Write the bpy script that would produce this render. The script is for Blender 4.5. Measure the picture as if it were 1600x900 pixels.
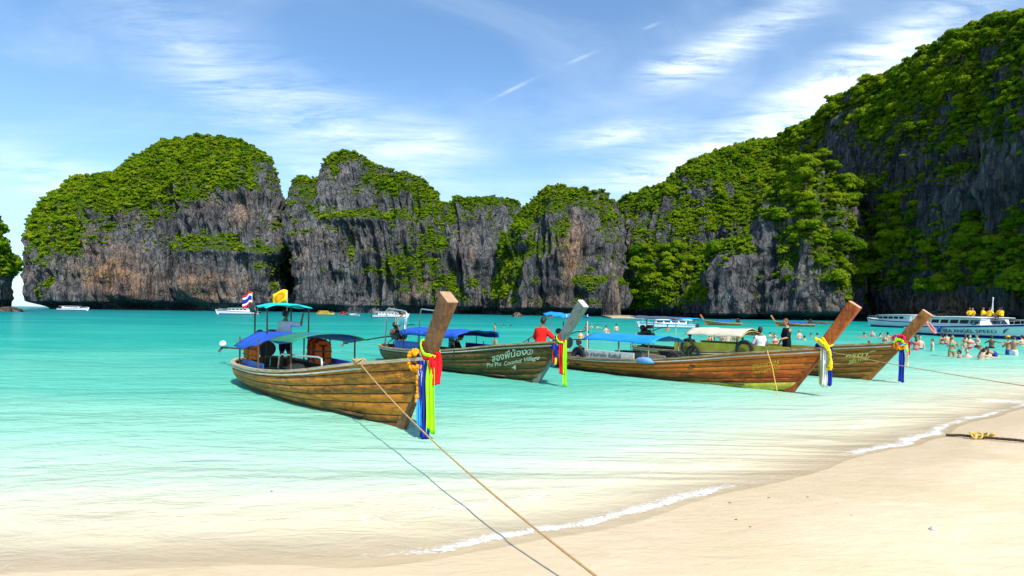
import bpy, bmesh, math, random
import numpy as np
from mathutils import Vector, Matrix

for o in list(bpy.data.objects):
    bpy.data.objects.remove(o)
random.seed(7)
RNG = np.random.RandomState(11)
scene = bpy.context.scene
COL = scene.collection
R = math.radians

# ------------------------------------------------------------------ camera
FPX, EYE, ROLL, PCX, PCY = 889.0, 2.05, 0.0115, 800.0, 487.2
cam_data = bpy.data.cameras.new("camera")
cam_data.sensor_width = 36.0
cam_data.lens = 36.0 * FPX / 1600.0
cam_data.shift_y = (PCY - 450.0) / 1600.0
cam_data.clip_start = 0.05
cam_data.clip_end = 20000.0
cam = bpy.data.objects.new("camera", cam_data)
COL.objects.link(cam)
cam.matrix_world = Matrix.Translation((0, 0, EYE)) @ Matrix.Rotation(R(90), 4, 'X') @ Matrix.Rotation(ROLL, 4, 'Z')
scene.camera = cam

# ------------------------------------------------------------------ light
SUN_EL, SUN_AZ = R(47), math.atan2(0.43, -0.90)      # azimuth measured from +Y towards +X
sd_ = Vector((math.sin(SUN_AZ) * math.cos(SUN_EL), math.cos(SUN_AZ) * math.cos(SUN_EL), math.sin(SUN_EL)))
sun_data = bpy.data.lights.new("sun", 'SUN')
sun_data.energy = 4.6
sun_data.angle = R(0.53)
sun_data.color = (1.0, 0.95, 0.86)
sun = bpy.data.objects.new("sun", sun_data)
COL.objects.link(sun)
sun.rotation_euler = (-sd_).to_track_quat('-Z', 'Y').to_euler()

world = bpy.data.worlds.new("World")
scene.world = world
world.use_nodes = True


class NT:
    """small helper around a node tree"""
    def __init__(self, tree):
        self.t = tree
        tree.nodes.clear()

    def n(self, typ, **kw):
        nd = self.t.nodes.new(typ)
        for k, v in kw.items():
            setattr(nd, k, v)
        return nd

    def put(self, sock, v):
        if v is None:
            return
        if isinstance(v, bpy.types.NodeSocket):
            self.t.links.new(v, sock)
        else:
            if hasattr(sock, 'default_value'):
                dv = sock.default_value
                if hasattr(dv, '__len__') and not hasattr(v, '__len__'):
                    v = [v] * len(dv)
                if hasattr(dv, '__len__') and len(dv) == 4 and len(v) == 3:
                    v = (*v, 1.0)
                sock.default_value = v

    def math(self, op, a, b=None, c=None, clamp=False):
        nd = self.n('ShaderNodeMath', operation=op, use_clamp=clamp)
        for i, v in enumerate((a, b, c)):
            self.put(nd.inputs[i], v)
        return nd.outputs[0]

    def mix(self, fac, a, b, blend='MIX'):
        nd = self.n('ShaderNodeMix', data_type='RGBA', blend_type=blend)
        self.put(nd.inputs[0], fac)
        self.put(nd.inputs[6], a)
        self.put(nd.inputs[7], b)
        return nd.outputs[2]

    def noise(self, vec, scale=1.0, detail=4.0, rough=0.55, dist=0.0):
        nd = self.n('ShaderNodeTexNoise')
        self.put(nd.inputs['Vector'], vec)
        nd.inputs['Scale'].default_value = scale
        nd.inputs['Detail'].default_value = detail
        nd.inputs['Roughness'].default_value = rough
        nd.inputs['Distortion'].default_value = dist
        return nd.outputs['Fac']

    def mapping(self, vec, scale=(1, 1, 1), loc=(0, 0, 0), rot=(0, 0, 0), typ='POINT'):
        nd = self.n('ShaderNodeMapping', vector_type=typ)
        self.put(nd.inputs['Vector'], vec)
        nd.inputs['Location'].default_value = loc
        nd.inputs['Rotation'].default_value = rot
        nd.inputs['Scale'].default_value = scale
        return nd.outputs[0]

    def ramp(self, fac, stops, interp='LINEAR'):
        nd = self.n('ShaderNodeValToRGB')
        nd.color_ramp.interpolation = interp
        el = nd.color_ramp.elements
        while len(el) < len(stops):
            el.new(0.5)
        for e, (p, c) in zip(el, stops):
            e.position = p
            e.color = (c, c, c, 1) if not hasattr(c, '__len__') else (*c[:3], 1)
        self.put(nd.inputs[0], fac)
        return nd.outputs[0]

    def mrange(self, v, a, b, c=0.0, d=1.0, smooth=False):
        nd = self.n('ShaderNodeMapRange', interpolation_type='SMOOTHSTEP' if smooth else 'LINEAR')
        for i, q in enumerate((v, a, b, c, d)):
            self.put(nd.inputs[i], q)
        return nd.outputs[0]

    def attr(self, name):
        return self.n('ShaderNodeAttribute', attribute_name=name).outputs['Fac']

    def bump(self, h, strength=0.3, dist=0.02, normal=None):
        nd = self.n('ShaderNodeBump')
        nd.inputs['Strength'].default_value = strength
        nd.inputs['Distance'].default_value = dist
        self.put(nd.inputs['Height'], h)
        self.put(nd.inputs['Normal'], normal)
        return nd.outputs[0]


# ---- sky: Nishita with thin cirrus
w = NT(world.node_tree)
sky = w.n('ShaderNodeTexSky', sky_type='NISHITA')
sky.sun_disc = False
sky.sun_elevation = SUN_EL
sky.sun_rotation = SUN_AZ
sky.altitude = 0.0
sky.air_density = 1.0
sky.dust_density = 0.6
sky.ozone_density = 2.4
gen = w.n('ShaderNodeTexCoord').outputs['Generated']
sep = w.n('ShaderNodeSeparateXYZ')
w.put(sep.inputs[0], gen)
dx, dy, dz = sep.outputs
zc = w.math('MAXIMUM', dz, 0.06)
plan = w.n('ShaderNodeCombineXYZ')
w.put(plan.inputs[0], w.math('DIVIDE', dx, zc))
w.put(plan.inputs[1], w.math('DIVIDE', dy, zc))
yc = w.math('MAXIMUM', dy, 0.04)
front = w.n('ShaderNodeCombineXYZ')
w.put(front.inputs[0], w.math('DIVIDE', dx, yc))
w.put(front.inputs[1], w.math('DIVIDE', dz, yc))
cirrus = w.noise(w.mapping(plan.outputs[0], (0.42, 0.75, 1), (3.1, 1.7, 0), (0, 0, R(-35))), 1.0, 9, 0.62, 0.9)
fine = w.noise(w.mapping(front.outputs[0], (2.6, 17, 1), (0, 0, 0), (0, 0, R(-27))), 1.8, 9, 0.7, 0.5)
wide = w.noise(w.mapping(front.outputs[0], (1.1, 2.6, 1), (4.2, 0.4, 0), (0, 0, R(24))), 1.5, 6, 0.55, 0.5)
base = w.mrange(cirrus, 0.48, 0.85, 0.0, 0.16, True)
vail = w.mrange(wide, 0.42, 0.80, 0.0, 0.24, True)
dens = w.math('ADD', w.math('ADD', base, vail), 0.06)


def streak(u, v, ang, la, lb, amp):
    g = w.n('ShaderNodeTexGradient', gradient_type='QUADRATIC_SPHERE')
    w.put(g.inputs[0], w.mapping(front.outputs[0], (la, lb, 1), (u, v, 0), (0, 0, R(ang)), 'TEXTURE'))
    return w.math('MULTIPLY', g.outputs['Fac'], amp)


acc = None
for px, py, ang, la, lb, amp in [
        (1300, 150, 33, .52, .10, 1.5), (1060, 108, 10, .12, .05, .8), (1150, 62, 27, .30, .06, 0.8),
        (960, 212, 8, .20, .04, .8), (1070, 245, 18, .22, .07, .8), (1000, 278, 5, .30, .06, 0.5),
        (560, 210, -24, .5, .12, 0.45), (330, 120, -38, .5, .15, 0.30), (90, 290, -16, .36, .10, 0.55),
        (795, 140, 27, .075, .006, .32), (900, 92, 24, .06, .006, .26), (1013, 40, 22, .03, .006, .3),
        (460, 265, -3, .07, .03, .6), (680, 215, -12, .16, .05, .5)]:
    s = streak((px - 800) / 889, (487 + .0115 * (px - 800) - py) / 889, ang, la, lb, amp)
    acc = s if acc is None else w.math('ADD', acc, s)
acc = w.math('MULTIPLY', acc, w.mrange(fine, 0.36, 0.66, 0.0, 1.6, False))
dens = w.math('ADD', dens, acc)
horizon_haze = w.mrange(dz, 0.0, 0.42, 0.17, 0.0, True)
dens = w.math('ADD', dens, horizon_haze)
dens = w.math('MINIMUM', dens, 0.93)
bright = w.mix(dens, sky.outputs[0], (8.6, 6.9, 6.4, 1))
tint = w.mix(1.0, bright, (0.70, 1.0, 1.17, 1), 'MULTIPLY')
bg = w.n('ShaderNodeBackground')
w.put(bg.inputs[0], tint)
bg.inputs[1].default_value = 0.13
wo = w.n('ShaderNodeOutputWorld')
w.t.links.new(bg.outputs[0], wo.inputs[0])

vs = scene.view_settings
vs.view_transform = 'Standard'
vs.look = 'None'
vs.exposure = 0.5
vs.gamma = 1.0
vs.use_curve_mapping = False
scene.cycles.use_denoising = True
scene.cycles.max_bounces = 6
scene.cycles.diffuse_bounces = 3
scene.cycles.glossy_bounces = 3
scene.cycles.transmission_bounces = 3
scene.cycles.use_adaptive_sampling = True
scene.cycles.adaptive_threshold = 0.02
scene.cycles.transparent_max_bounces = 12
scene.cycles.caustics_reflective = False
scene.cycles.caustics_refractive = False


# ------------------------------------------------------------------ small maths
def unproj(px, py, z=0.0):
    """point of the plane at height z seen at a photo pixel"""
    ex, ey = px - PCX, py - PCY
    u = ex * math.cos(ROLL) + ey * math.sin(ROLL)
    v = -ex * math.sin(ROLL) + ey * math.cos(ROLL)
    Y = -FPX * (z - EYE) / v
    return Vector((u * Y / FPX, Y, z))


def at_depth(px, py, Y):
    ex, ey = px - PCX, py - PCY
    u = ex * math.cos(ROLL) + ey * math.sin(ROLL)
    v = -ex * math.sin(ROLL) + ey * math.cos(ROLL)
    return Vector((u * Y / FPX, Y, EYE - v * Y / FPX))


def pix(X, Y, Z):
    u = FPX * X / Y
    v = -FPX * (Z - EYE) / Y
    return PCX + u * math.cos(ROLL) - v * math.sin(ROLL), PCY + u * math.sin(ROLL) + v * math.cos(ROLL)


def pchip(xs, ys):
    xs = np.array(xs, float)
    ys = np.array(ys, float)
    h = np.diff(xs)
    d = np.diff(ys) / h
    m = np.zeros_like(ys)
    for i in range(1, len(xs) - 1):
        if d[i - 1] * d[i] > 0:
            w1, w2 = 2 * h[i] + h[i - 1], h[i] + 2 * h[i - 1]
            m[i] = (w1 + w2) / (w1 / d[i - 1] + w2 / d[i])
    m[0], m[-1] = d[0], d[-1]

    def f(x):
        x = np.clip(np.asarray(x, float), xs[0], xs[-1])
        i = np.clip(np.searchsorted(xs, x) - 1, 0, len(xs) - 2)
        t = (x - xs[i]) / h[i]
        return ((2 * t**3 - 3 * t**2 + 1) * ys[i] + (t**3 - 2 * t**2 + t) * h[i] * m[i]
                + (-2 * t**3 + 3 * t**2) * ys[i + 1] + (t**3 - t**2) * h[i] * m[i + 1])
    return f


def _hash(ix, iy, iz, seed):
    n = (ix * 374761393 + iy * 668265263 + iz * 1274126177 + seed * 974711) & 0x7fffffff
    n = (n ^ (n >> 13)) * 1103515245 & 0x7fffffff
    n = (n ^ (n >> 16)) * 1911520717 & 0x7fffffff
    n = n ^ (n >> 15)
    return (n & 0xffff) / 65535.0


def vnoise(x, y, z=0.0, seed=0):
    x, y, z = np.broadcast_arrays(np.asarray(x, float), np.asarray(y, float), np.asarray(z, float))
    fx, fy, fz = np.floor(x), np.floor(y), np.floor(z)
    ix, iy, iz = fx.astype(np.int64), fy.astype(np.int64), fz.astype(np.int64)
    tx, ty, tz = x - fx, y - fy, z - fz
    tx, ty, tz = [t * t * t * (t * (t * 6 - 15) + 10) for t in (tx, ty, tz)]
    r = 0
    for a in (0, 1):
        for b in (0, 1):
            for c in (0, 1):
                wgt = (tx if a else 1 - tx) * (ty if b else 1 - ty) * (tz if c else 1 - tz)
                r = r + wgt * _hash(ix + a, iy + b, iz + c, seed)
    return r * 2 - 1


def fbm(x, y, z=0.0, oct=4, seed=0, gain=0.5):
    a, s, t = 1.0, 0.0, 0.0
    for k in range(oct):
        s = s + a * vnoise(np.asarray(x) * 2**k, np.asarray(y) * 2**k, np.asarray(z) * 2**k, seed + k * 17)
        t += a
        a *= gain
    return s / t


def sstep(a, b, x):
    t = np.clip((x - a) / (b - a), 0, 1)
    return t * t * (3 - 2 * t)


# ------------------------------------------------------------------ objects
def tag(o, label=None, cat=None, group=None, kind=None):
    if label:
        o["label"] = label
    if cat:
        o["category"] = cat
    if group:
        o["group"] = group
    if kind:
        o["kind"] = kind
    return o


def empty(name, loc=(0, 0, 0), rz=0.0, scale=1.0):
    o = bpy.data.objects.new(name, None)
    o.empty_display_size = 0.2
    o.location = loc
    o.rotation_euler = (0, 0, rz)
    o.scale = (scale,) * 3
    COL.objects.link(o)
    return o


def link_mesh(name, me, mat, parent=None, smooth=False):
    if mat is not None:
        me.materials.append(mat)
    if smooth:
        me.shade_smooth()
    o = bpy.data.objects.new(name, me)
    COL.objects.link(o)
    if parent is not None:
        o.parent = parent
    return o


def copy_tree(o, parent=None):
    c = o.copy()
    COL.objects.link(c)
    c.parent = parent
    for ch in list(o.children):
        copy_tree(ch, c)
    return c


def np_mesh(name, verts, quads, attrs=None):
    me = bpy.data.meshes.new(name)
    nv, nq = len(verts), len(quads)
    k = quads.shape[1]
    me.vertices.add(nv)
    me.vertices.foreach_set('co', np.asarray(verts, np.float32).ravel())
    me.loops.add(nq * k)
    me.loops.foreach_set('vertex_index', np.asarray(quads, np.int32).ravel())
    me.polygons.add(nq)
    me.polygons.foreach_set('loop_start', np.arange(0, nq * k, k, dtype=np.int32))
    me.update(calc_edges=True)
    for an, av in (attrs or {}).items():
        at = me.attributes.new(an, 'FLOAT', 'POINT')
        at.data.foreach_set('value', np.asarray(av, np.float32).ravel())
    return me


def grid_quads(nr, nc):
    i = np.arange((nr - 1) * (nc - 1))
    r, c = i // (nc - 1), i % (nc - 1)
    a = r * nc + c
    return np.stack([a, a + 1, a + nc + 1, a + nc], 1)


class MB:
    """collects simple shapes into one mesh"""
    def __init__(self):
        self.v, self.f = [], []

    def add(self, vs_, fs_):
        n = len(self.v)
        self.v += [tuple(p) for p in vs_]
        self.f += [tuple(i + n for i in f) for f in fs_]
        return self

    def box(self, c, s, rot=None, bevel=0.0):
        hx, hy, hz = s[0] / 2, s[1] / 2, s[2] / 2
        if bevel > 0:
            b = min(bevel, hx * .9, hy * .9, hz * .9)
            pts, fs_ = [], []
            bm = bmesh.new()
            bmesh.ops.create_cube(bm, size=1)
            for q in bm.verts:
                q.co = Vector((q.co.x * s[0], q.co.y * s[1], q.co.z * s[2]))
            bmesh.ops.bevel(bm, geom=bm.edges[:], offset=b, segments=1, affect='EDGES')
            bm.verts.index_update()
            pts = [q.co.copy() for q in bm.verts]
            fs_ = [[q.index for q in f.verts] for f in bm.faces]
            bm.free()
        else:
            pts = [Vector((x, y, z)) for x in (-hx, hx) for y in (-hy, hy) for z in (-hz, hz)]
            fs_ = [(0, 1, 3, 2), (4, 6, 7, 5), (0, 4, 5, 1), (2, 3, 7, 6), (0, 2, 6, 4), (1, 5, 7, 3)]
        if rot is not None:
            pts = [rot @ p for p in pts]
        return self.add([p + Vector(c) for p in pts], fs_)

    def tube(self, pts, r, seg=8, caps=True, closed=False):
        pts = [Vector(p) for p in pts]
        n = len(pts)
        rs = r if hasattr(r, '__len__') else [r] * n
        ref = None
        vs_, fs_ = [], []
        for i, p in enumerate(pts):
            if closed:
                t = pts[(i + 1) % n] - pts[i - 1]
            else:
                t = pts[min(i + 1, n - 1)] - pts[max(i - 1, 0)]
            t.normalize()
            if ref is None:
                ref = Vector((0, 0, 1)) if abs(t.z) < .9 else Vector((1, 0, 0))
            a = t.cross(ref)
            if a.length < 1e-5:
                a = t.orthogonal()
            a.normalize()
            b = a.cross(t).normalized()
            ref = b
            for k in range(seg):
                ang = 2 * math.pi * k / seg
                vs_.append(p + (a * math.cos(ang) + b * math.sin(ang)) * rs[i])
        m = n if closed else n - 1
        for i in range(m):
            j = (i + 1) % n
            for k in range(seg):
                l = (k + 1) % seg
                fs_.append((i * seg + k, i * seg + l, j * seg + l, j * seg + k))
        if caps and not closed:
            fs_.append(tuple(range(seg))[::-1])
            fs_.append(tuple((n - 1) * seg + k for k in range(seg)))
        return self.add(vs_, fs_)

    def ball(self, c, r, seg=10, ring=7, rot=None):
        r3 = r if hasattr(r, '__len__') else (r, r, r)
        vs_, fs_ = [], []
        for i in range(ring + 1):
            th = math.pi * i / ring
            for k in range(seg):
                ph = 2 * math.pi * k / seg
                p = Vector((r3[0] * math.sin(th) * math.cos(ph), r3[1] * math.sin(th) * math.sin(ph), r3[2] * math.cos(th)))
                if rot is not None:
                    p = rot @ p
                vs_.append(p + Vector(c))
        for i in range(ring):
            for k in range(seg):
                l = (k + 1) % seg
                fs_.append((i * seg + k, (i + 1) * seg + k, (i + 1) * seg + l, i * seg + l))
        return self.add(vs_, fs_)

    def loft(self, rings, caps=True, closed=True):
        n = len(rings[0])
        vs_ = [p for r in rings for p in r]
        fs_ = []
        for i in range(len(rings) - 1):
            for k in range(n if closed else n - 1):
                l = (k + 1) % n
                fs_.append((i * n + k, i * n + l, (i + 1) * n + l, (i + 1) * n + k))
        if caps and closed:
            fs_.append(tuple(range(n))[::-1])
            fs_.append(tuple((len(rings) - 1) * n + k for k in range(n)))
        return self.add(vs_, fs_)

    def sheet(self, grid, thick=0.012):
        """grid[i][j] of points -> a sheet with thickness (two skins and a rim)"""
        g = [[Vector(p) for p in row] for row in grid]
        nr, nc = len(g), len(g[0])
        nrm = [[None] * nc for _ in range(nr)]
        for i in range(nr):
            for j in range(nc):
                a = g[min(i + 1, nr - 1)][j] - g[max(i - 1, 0)][j]
                b = g[i][min(j + 1, nc - 1)] - g[i][max(j - 1, 0)]
                q = a.cross(b)
                nrm[i][j] = q.normalized() if q.length > 1e-9 else Vector((0, 0, 1))
        top = [g[i][j] + nrm[i][j] * thick / 2 for i in range(nr) for j in range(nc)]
        bot = [g[i][j] - nrm[i][j] * thick / 2 for i in range(nr) for j in range(nc)]
        N = nr * nc
        fs_ = []
        for i in range(nr - 1):
            for j in range(nc - 1):
                a, b, c, d = i * nc + j, i * nc + j + 1, (i + 1) * nc + j + 1, (i + 1) * nc + j
                fs_.append((a, d, c, b))
                fs_.append((a + N, b + N, c + N, d + N))
        rim = [j for j in range(nc)] + [i * nc + nc - 1 for i in range(1, nr)] + \
              [(nr - 1) * nc + j for j in range(nc - 2, -1, -1)] + [i * nc for i in range(nr - 2, 0, -1)]
        for k in range(len(rim)):
            a, b = rim[k], rim[(k + 1) % len(rim)]
            fs_.append((a, b, b + N, a + N))
        return self.add(top + bot, fs_)

    def mesh(self, name='part'):
        me = bpy.data.meshes.new(name)
        me.from_pydata([tuple(p) for p in self.v], [], self.f)
        me.validate()
        me.update()
        return me

    def build(self, name, mat, parent=None, smooth=False):
        return link_mesh(name, self.mesh(name), mat, parent, smooth)


# ------------------------------------------------------------------ materials
MATS = {}


def new_mat(name):
    m = bpy.data.materials.new(name)
    m.use_nodes = True
    MATS[name] = m
    return m, NT(m.node_tree)


def finish(t, color, rough=0.6, spec=0.3, normal=None, **kw):
    p = t.n('ShaderNodeBsdfPrincipled')
    t.put(p.inputs['Base Color'], color)
    t.put(p.inputs['Roughness'], rough)
    t.put(p.inputs['Specular IOR Level'], spec)
    t.put(p.inputs['Normal'], normal)
    for k, v in kw.items():
        t.put(p.inputs[k], v)
    out = t.n('ShaderNodeOutputMaterial')
    t.t.links.new(p.outputs[0], out.inputs[0])
    return p, out


def paint(name, color, rough=0.5, wear=0.25, scale=6.0, spec=0.35, metal=0.0, bump=0.15):
    """painted / plastic / cloth surface with uneven tone"""
    if name in MATS:
        return MATS[name]
    m, t = new_mat(name)
    co = t.n('ShaderNodeTexCoord').outputs['Object']
    n1 = t.noise(co, scale, 5, 0.6, 0.3)
    n2 = t.noise(co, scale * 7, 3, 0.6)
    f = t.mrange(n1, 0.3, 0.75, 1 - wear, 1 + wear * .45)
    c = t.mix(1.0, color, t.mix(f, (0, 0, 0), (1, 1, 1)), 'MULTIPLY')
    mul = t.n('ShaderNodeVectorMath', operation='SCALE')
    t.put(mul.inputs[0], (*color[:3],))
    t.put(mul.inputs['Scale'], f)
    finish(t, mul.outputs[0], t.mrange(n2, 0.3, 0.7, rough - .08, rough + .1), spec, t.bump(n2, bump, 0.01), Metallic=metal)
    return m


def wood(name, cols, streak=(0.5, 6, 6), stain=0.5, stain_col=(0.02, 0.022, 0.012), gloss=0.45, light=(0.34, 0.25, 0.1)):
    if name in MATS:
        return MATS[name]
    m, t = new_mat(name)
    co = t.n('ShaderNodeTexCoord').outputs['Object']
    rnd = t.n('ShaderNodeObjectInfo').outputs['Random']
    off = t.n('ShaderNodeVectorMath', operation='ADD')
    t.put(off.inputs[0], co)
    cmb = t.n('ShaderNodeCombineXYZ')
    t.put(cmb.inputs[0], t.math('MULTIPLY', rnd, 31.0))
    t.put(off.inputs[1], cmb.outputs[0])
    v = off.outputs[0]
    grain = t.noise(t.mapping(v, streak), 3.0, 8, 0.66, 0.7)
    blot = t.noise(t.mapping(v, (0.9, 2.2, 2.6)), 1.5, 6, 0.62, 0.5)
    fine_ = t.noise(t.mapping(v, (2, 40, 40)), 2.0, 4, 0.6, 0.3)
    g = t.math('ADD', t.math('MULTIPLY', grain, 0.65), t.math('MULTIPLY', t.math('ADD', blot, t.math('MULTIPLY', rnd, 0.45)), 0.45))
    c = t.ramp(g, [(0.46, cols[0]), (0.58, cols[1]), (0.70, cols[2])])
    st = t.mrange(t.math('ADD', t.noise(t.mapping(v, (1.1, 3.0, 3.6)), 2.4, 8, 0.7, 1.0), t.math('MULTIPLY', fine_, 0.12)), 0.53, 0.70, 0, stain, True)
    c = t.mix(st, c, stain_col)
    li = t.mrange(t.noise(t.mapping(v, (0.7, 9, 9)), 2.0, 7, 0.7, 0.6), 0.58, 0.75, 0, 0.7, True)
    c = t.mix(li, c, light)
    c = t.mix(t.mrange(fine_, 0.35, 0.6, 0.28, 0.0), c, (0.015, 0.01, 0.006))
    if stain > .4:
        sp_ = t.n('ShaderNodeSeparateXYZ')
        t.put(sp_.inputs[0], co)
        wl = t.mrange(t.math('ADD', sp_.outputs[2], t.math('MULTIPLY', t.math('SUBTRACT', blot, 0.5), 0.5)), 0.04, 0.26, 0.75, 0.0, True)
        c = t.mix(wl, c, (0.022, 0.026, 0.010))
    finish(t, c, t.mrange(grain, 0.3, 0.7, gloss, gloss + .25), 0.22, t.bump(t.math('ADD', grain, fine_), 0.5, 0.012))
    return m


def lin(r, g, b):
    return tuple(((c / 255) / 12.92 if c / 255 <= .04045 else ((c / 255 + .055) / 1.055) ** 2.4) for c in (r, g, b))


# ------------------------------------------------------------------ ground: sand sheet, sloping under the water
shore_f = pchip([-4000, -300, -60, -20, -8, -3.91, -1.59, .38, 1.3, 3.08, 6.0, 11.45, 20, 35, 60, 100, 300, 4000],
                [-600, -120, -10, 2.6, 4.1, 4.37, 4.48, 5.25, 5.69, 6.8, 8.85, 12.7, 18.2, 26, 36, 47, 90, 400])


def shore_dist(x, y):
    s = shore_f(x)
    e = 0.4
    sl = (shore_f(np.asarray(x) + e) - shore_f(np.asarray(x) - e)) / (2 * e)
    d = (y - s) / np.sqrt(1 + sl * sl)
    return d + 0.16 * fbm(np.asarray(x) * .55, np.asarray(y) * .55, 3, 2, 5)


depth_of = pchip([-400, -60, -14, -5, -1.2, 0, 1, 4, 8, 14, 30, 80, 200, 600], [-8, -3.2, -1.0, -.40, -.07, 0, .06, .36, .85, 1.35, 2.2, 3.6, 6, 9])


def axis_lines(lo, hi, fine0, fine1, step, grow=1.07):
    out = list(np.arange(fine0, fine1 + 1e-6, step))
    s, p = step, out[-1]
    while p < hi:
        s *= grow
        p += s
        out.append(min(p, hi))
    s, p, low = step, out[0], []
    while p > lo:
        s *= grow
        p -= s
        low.append(max(p, lo))
    return np.array(low[::-1] + out)


xs = axis_lines(-4000, 4000, -6, 13, 0.095)
ys = axis_lines(-400, 6000, 2.8, 13, 0.08)
X, Y = np.meshgrid(xs, ys)
D = shore_dist(X, Y)
Z = -depth_of(D)
dry = sstep(0.0, -2.0, D)
Z = Z + np.where(np.abs(D) < 60, 0.012 * fbm(X * .9, Y * .9, 0, 3, 9) * (.3 + dry) + 0.004 * fbm(X * 1.2 + Y * .9, (Y - .7 * X) * 5, 0, 2, 3) * dry, 0)
sand_me = np_mesh('beach', np.stack([X, Y, Z], -1).reshape(-1, 3), grid_quads(*X.shape), {'shore': D})
m, t = new_mat('sand')
co = t.n('ShaderNodeTexCoord').outputs['Object']
sh = t.attr('shore')
n1 = t.noise(co, 0.7, 6, 0.6, 0.4)
n2 = t.noise(t.mapping(co, (1.2, 3.2, 1), (0, 0, 0), (0, 0, R(28))), 2.2, 7, 0.62, 0.5)
n3 = t.noise(co, 160, 3, 0.7)
n4 = t.noise(co, 34, 4, 0.6)
wet = t.mrange(t.math('ADD', sh, t.math('MULTIPLY', t.math('SUBTRACT', n1, 0.5), 1.3)), -2.3, -0.35, 0.0, 1.0, True)
c = t.mix(t.mrange(n2, 0.3, 0.7), lin(214, 191, 157), lin(226, 207, 174))
c = t.mix(t.mrange(n1, 0.42, 0.70, 0, .6, True), c, lin(210, 194, 152))
c = t.mix(t.math('MULTIPLY', wet, 0.26), c, lin(200, 164, 122))
c = t.mix(t.mrange(n3, 0.60, 0.78, 0, 0.32), c, lin(150, 120, 85))
c = t.mix(t.mrange(t.noise(co, 11, 5, 0.8), 0.66, 0.74, 0, 0.35), c, lin(140, 112, 84))
hh = t.math('ADD', t.math('MULTIPLY', n3, 0.25), t.math('ADD', t.math('MULTIPLY', n4, 0.35), t.math('MULTIPLY', n2, 1.2)))
finish(t, c, t.mrange(wet, 0, 1, 0.85, 0.30), t.mrange(wet, 0, 1, 0.15, 0.45), t.bump(hh, 0.5, 0.03))
tag(link_mesh('beach', sand_me, m, smooth=True), kind='structure')

# ------------------------------------------------------------------ water
def geo_lines(a, b, n):
    return np.exp(np.linspace(math.log(a), math.log(b), n))


ry = np.concatenate([geo_lines(3.2, 45, 360), geo_lines(45.6, 9000, 90)])
cu = np.concatenate([-np.array([9, 6, 4, 3, 2.4, 2, 1.7, 1.5]), np.linspace(-1.36, 1.36, 400), [1.5, 1.7, 2, 2.4, 3, 4, 6, 9]])
U, Y = np.meshgrid(cu, ry)
X = U * Y
D = shore_dist(X, Y)
dep = depth_of(np.maximum(D, -6))
lim = np.clip(D / 7.0, 0.05, 1.0) * sstep(120, 30, Y)
wv = 0.021 * fbm(X * .55, Y * 1.5, 0, 3, 21) + 0.014 * fbm(X * 1.5 + .4 * Y, Y * 3.8, 0, 3, 31)
Zw = wv * lim
foam = np.zeros_like(X)
for off, amp, wid, sd in ((0.10, .012, .07, 1), (0.95, .012, .12, 2), (2.1, .014, .18, 3), (3.6, .014, .22, 4)):
    cen = off + 0.55 * off**.5 * fbm(X * .25, Y * .25, 0, 3, 60 + sd) + 0.10 * fbm(X * 1.6, Y * 1.6, 0, 3, 70 + sd)
    brk = .35 + .65 * sstep(-.3, .4, fbm(X * .32 + sd * 9, Y * .32, 0, 2, 80 + sd))
    q = D - cen
    Zw += amp * brk * np.where(q > 0, np.exp(-(q / (wid * 2.2))**2), np.exp(-(q / wid)**2))
    foam += brk * (1.0 if sd == 1 else .55 if sd == 2 else .32) * np.where(q > 0, np.exp(-(q / (wid * 2.6))**2), np.exp(-(q / (wid * .8))**2))
foam = np.maximum(foam, 0.75 * np.exp(-(((X - 12.2) / 1.6)**2 + ((Y - 13.9) / .55)**2)))
water_me = np_mesh('sea', np.stack([X, Y, Zw], -1).reshape(-1, 3), grid_quads(*X.shape), {'depth': dep, 'foam': foam})
m, t = new_mat('sea_water')
co = t.n('ShaderNodeTexCoord').outputs['Object']
dp = t.attr('depth')
fo = t.attr('foam')
patch = t.noise(t.mapping(co, (0.5, 1, 1)), 0.085, 4, 0.55, 0.6)
dpn = t.math('MULTIPLY', dp, t.mrange(patch, 0.3, 0.7, 0.72, 1.3))
body = t.ramp(t.math('DIVIDE', dpn, 8.0), [(0.0, lin(216, 196, 163)), (0.008, lin(211, 202, 172)), (0.024, lin(188, 210, 186)), (0.06, lin(150, 205, 181)), (0.13, lin(100, 190, 167)),
                                            (0.30, lin(38, 164, 148)), (0.52, lin(6, 138, 132)), (1.0, lin(0, 106, 114))])
swell = t.noise(t.mapping(co, (0.45, 1.15, 1)), 1.3, 5, 0.6, 0.5)
rip = t.noise(t.mapping(co, (1.0, 2.3, 1), (0, 0, 0), (0, 0, R(8))), 2.7, 5, 0.6, 0.9)
rip2 = t.noise(t.mapping(co, (1.0, 2.0, 1), (0, 0, 0), (0, 0, R(-14))), 8.0, 4, 0.6, 0.8)
far = t.noise(t.mapping(co, (0.3, 1.0, 1)), 0.32, 4, 0.6, 0.6)
hgt = t.math('ADD', t.math('ADD', t.math('MULTIPLY', swell, 0.5), t.math('MULTIPLY', rip, 0.30)), t.math('MULTIPLY', rip2, 0.09))
hgt = t.math('MULTIPLY', hgt, t.mrange(dp, 0.02, 0.7, 0.22, 1.0))
nrm = t.bump(hgt, 0.85, 0.36, t.bump(far, 0.6, 0.8))
dif = t.n('ShaderNodeBsdfDiffuse')
t.put(dif.inputs[0], body)
t.put(dif.inputs['Normal'], nrm)
tra = t.n('ShaderNodeBsdfTransparent')
t.put(tra.inputs[0], lin(253, 254, 251))
opac = t.math('SUBTRACT', 1.0, t.math('EXPONENT', t.math('MULTIPLY', dpn, -55.0)))
opac = t.math('MULTIPLY', opac, 0.97)
mx = t.n('ShaderNodeMixShader')
t.put(mx.inputs[0], opac)
t.t.links.new(tra.outputs[0], mx.inputs[1])
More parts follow.
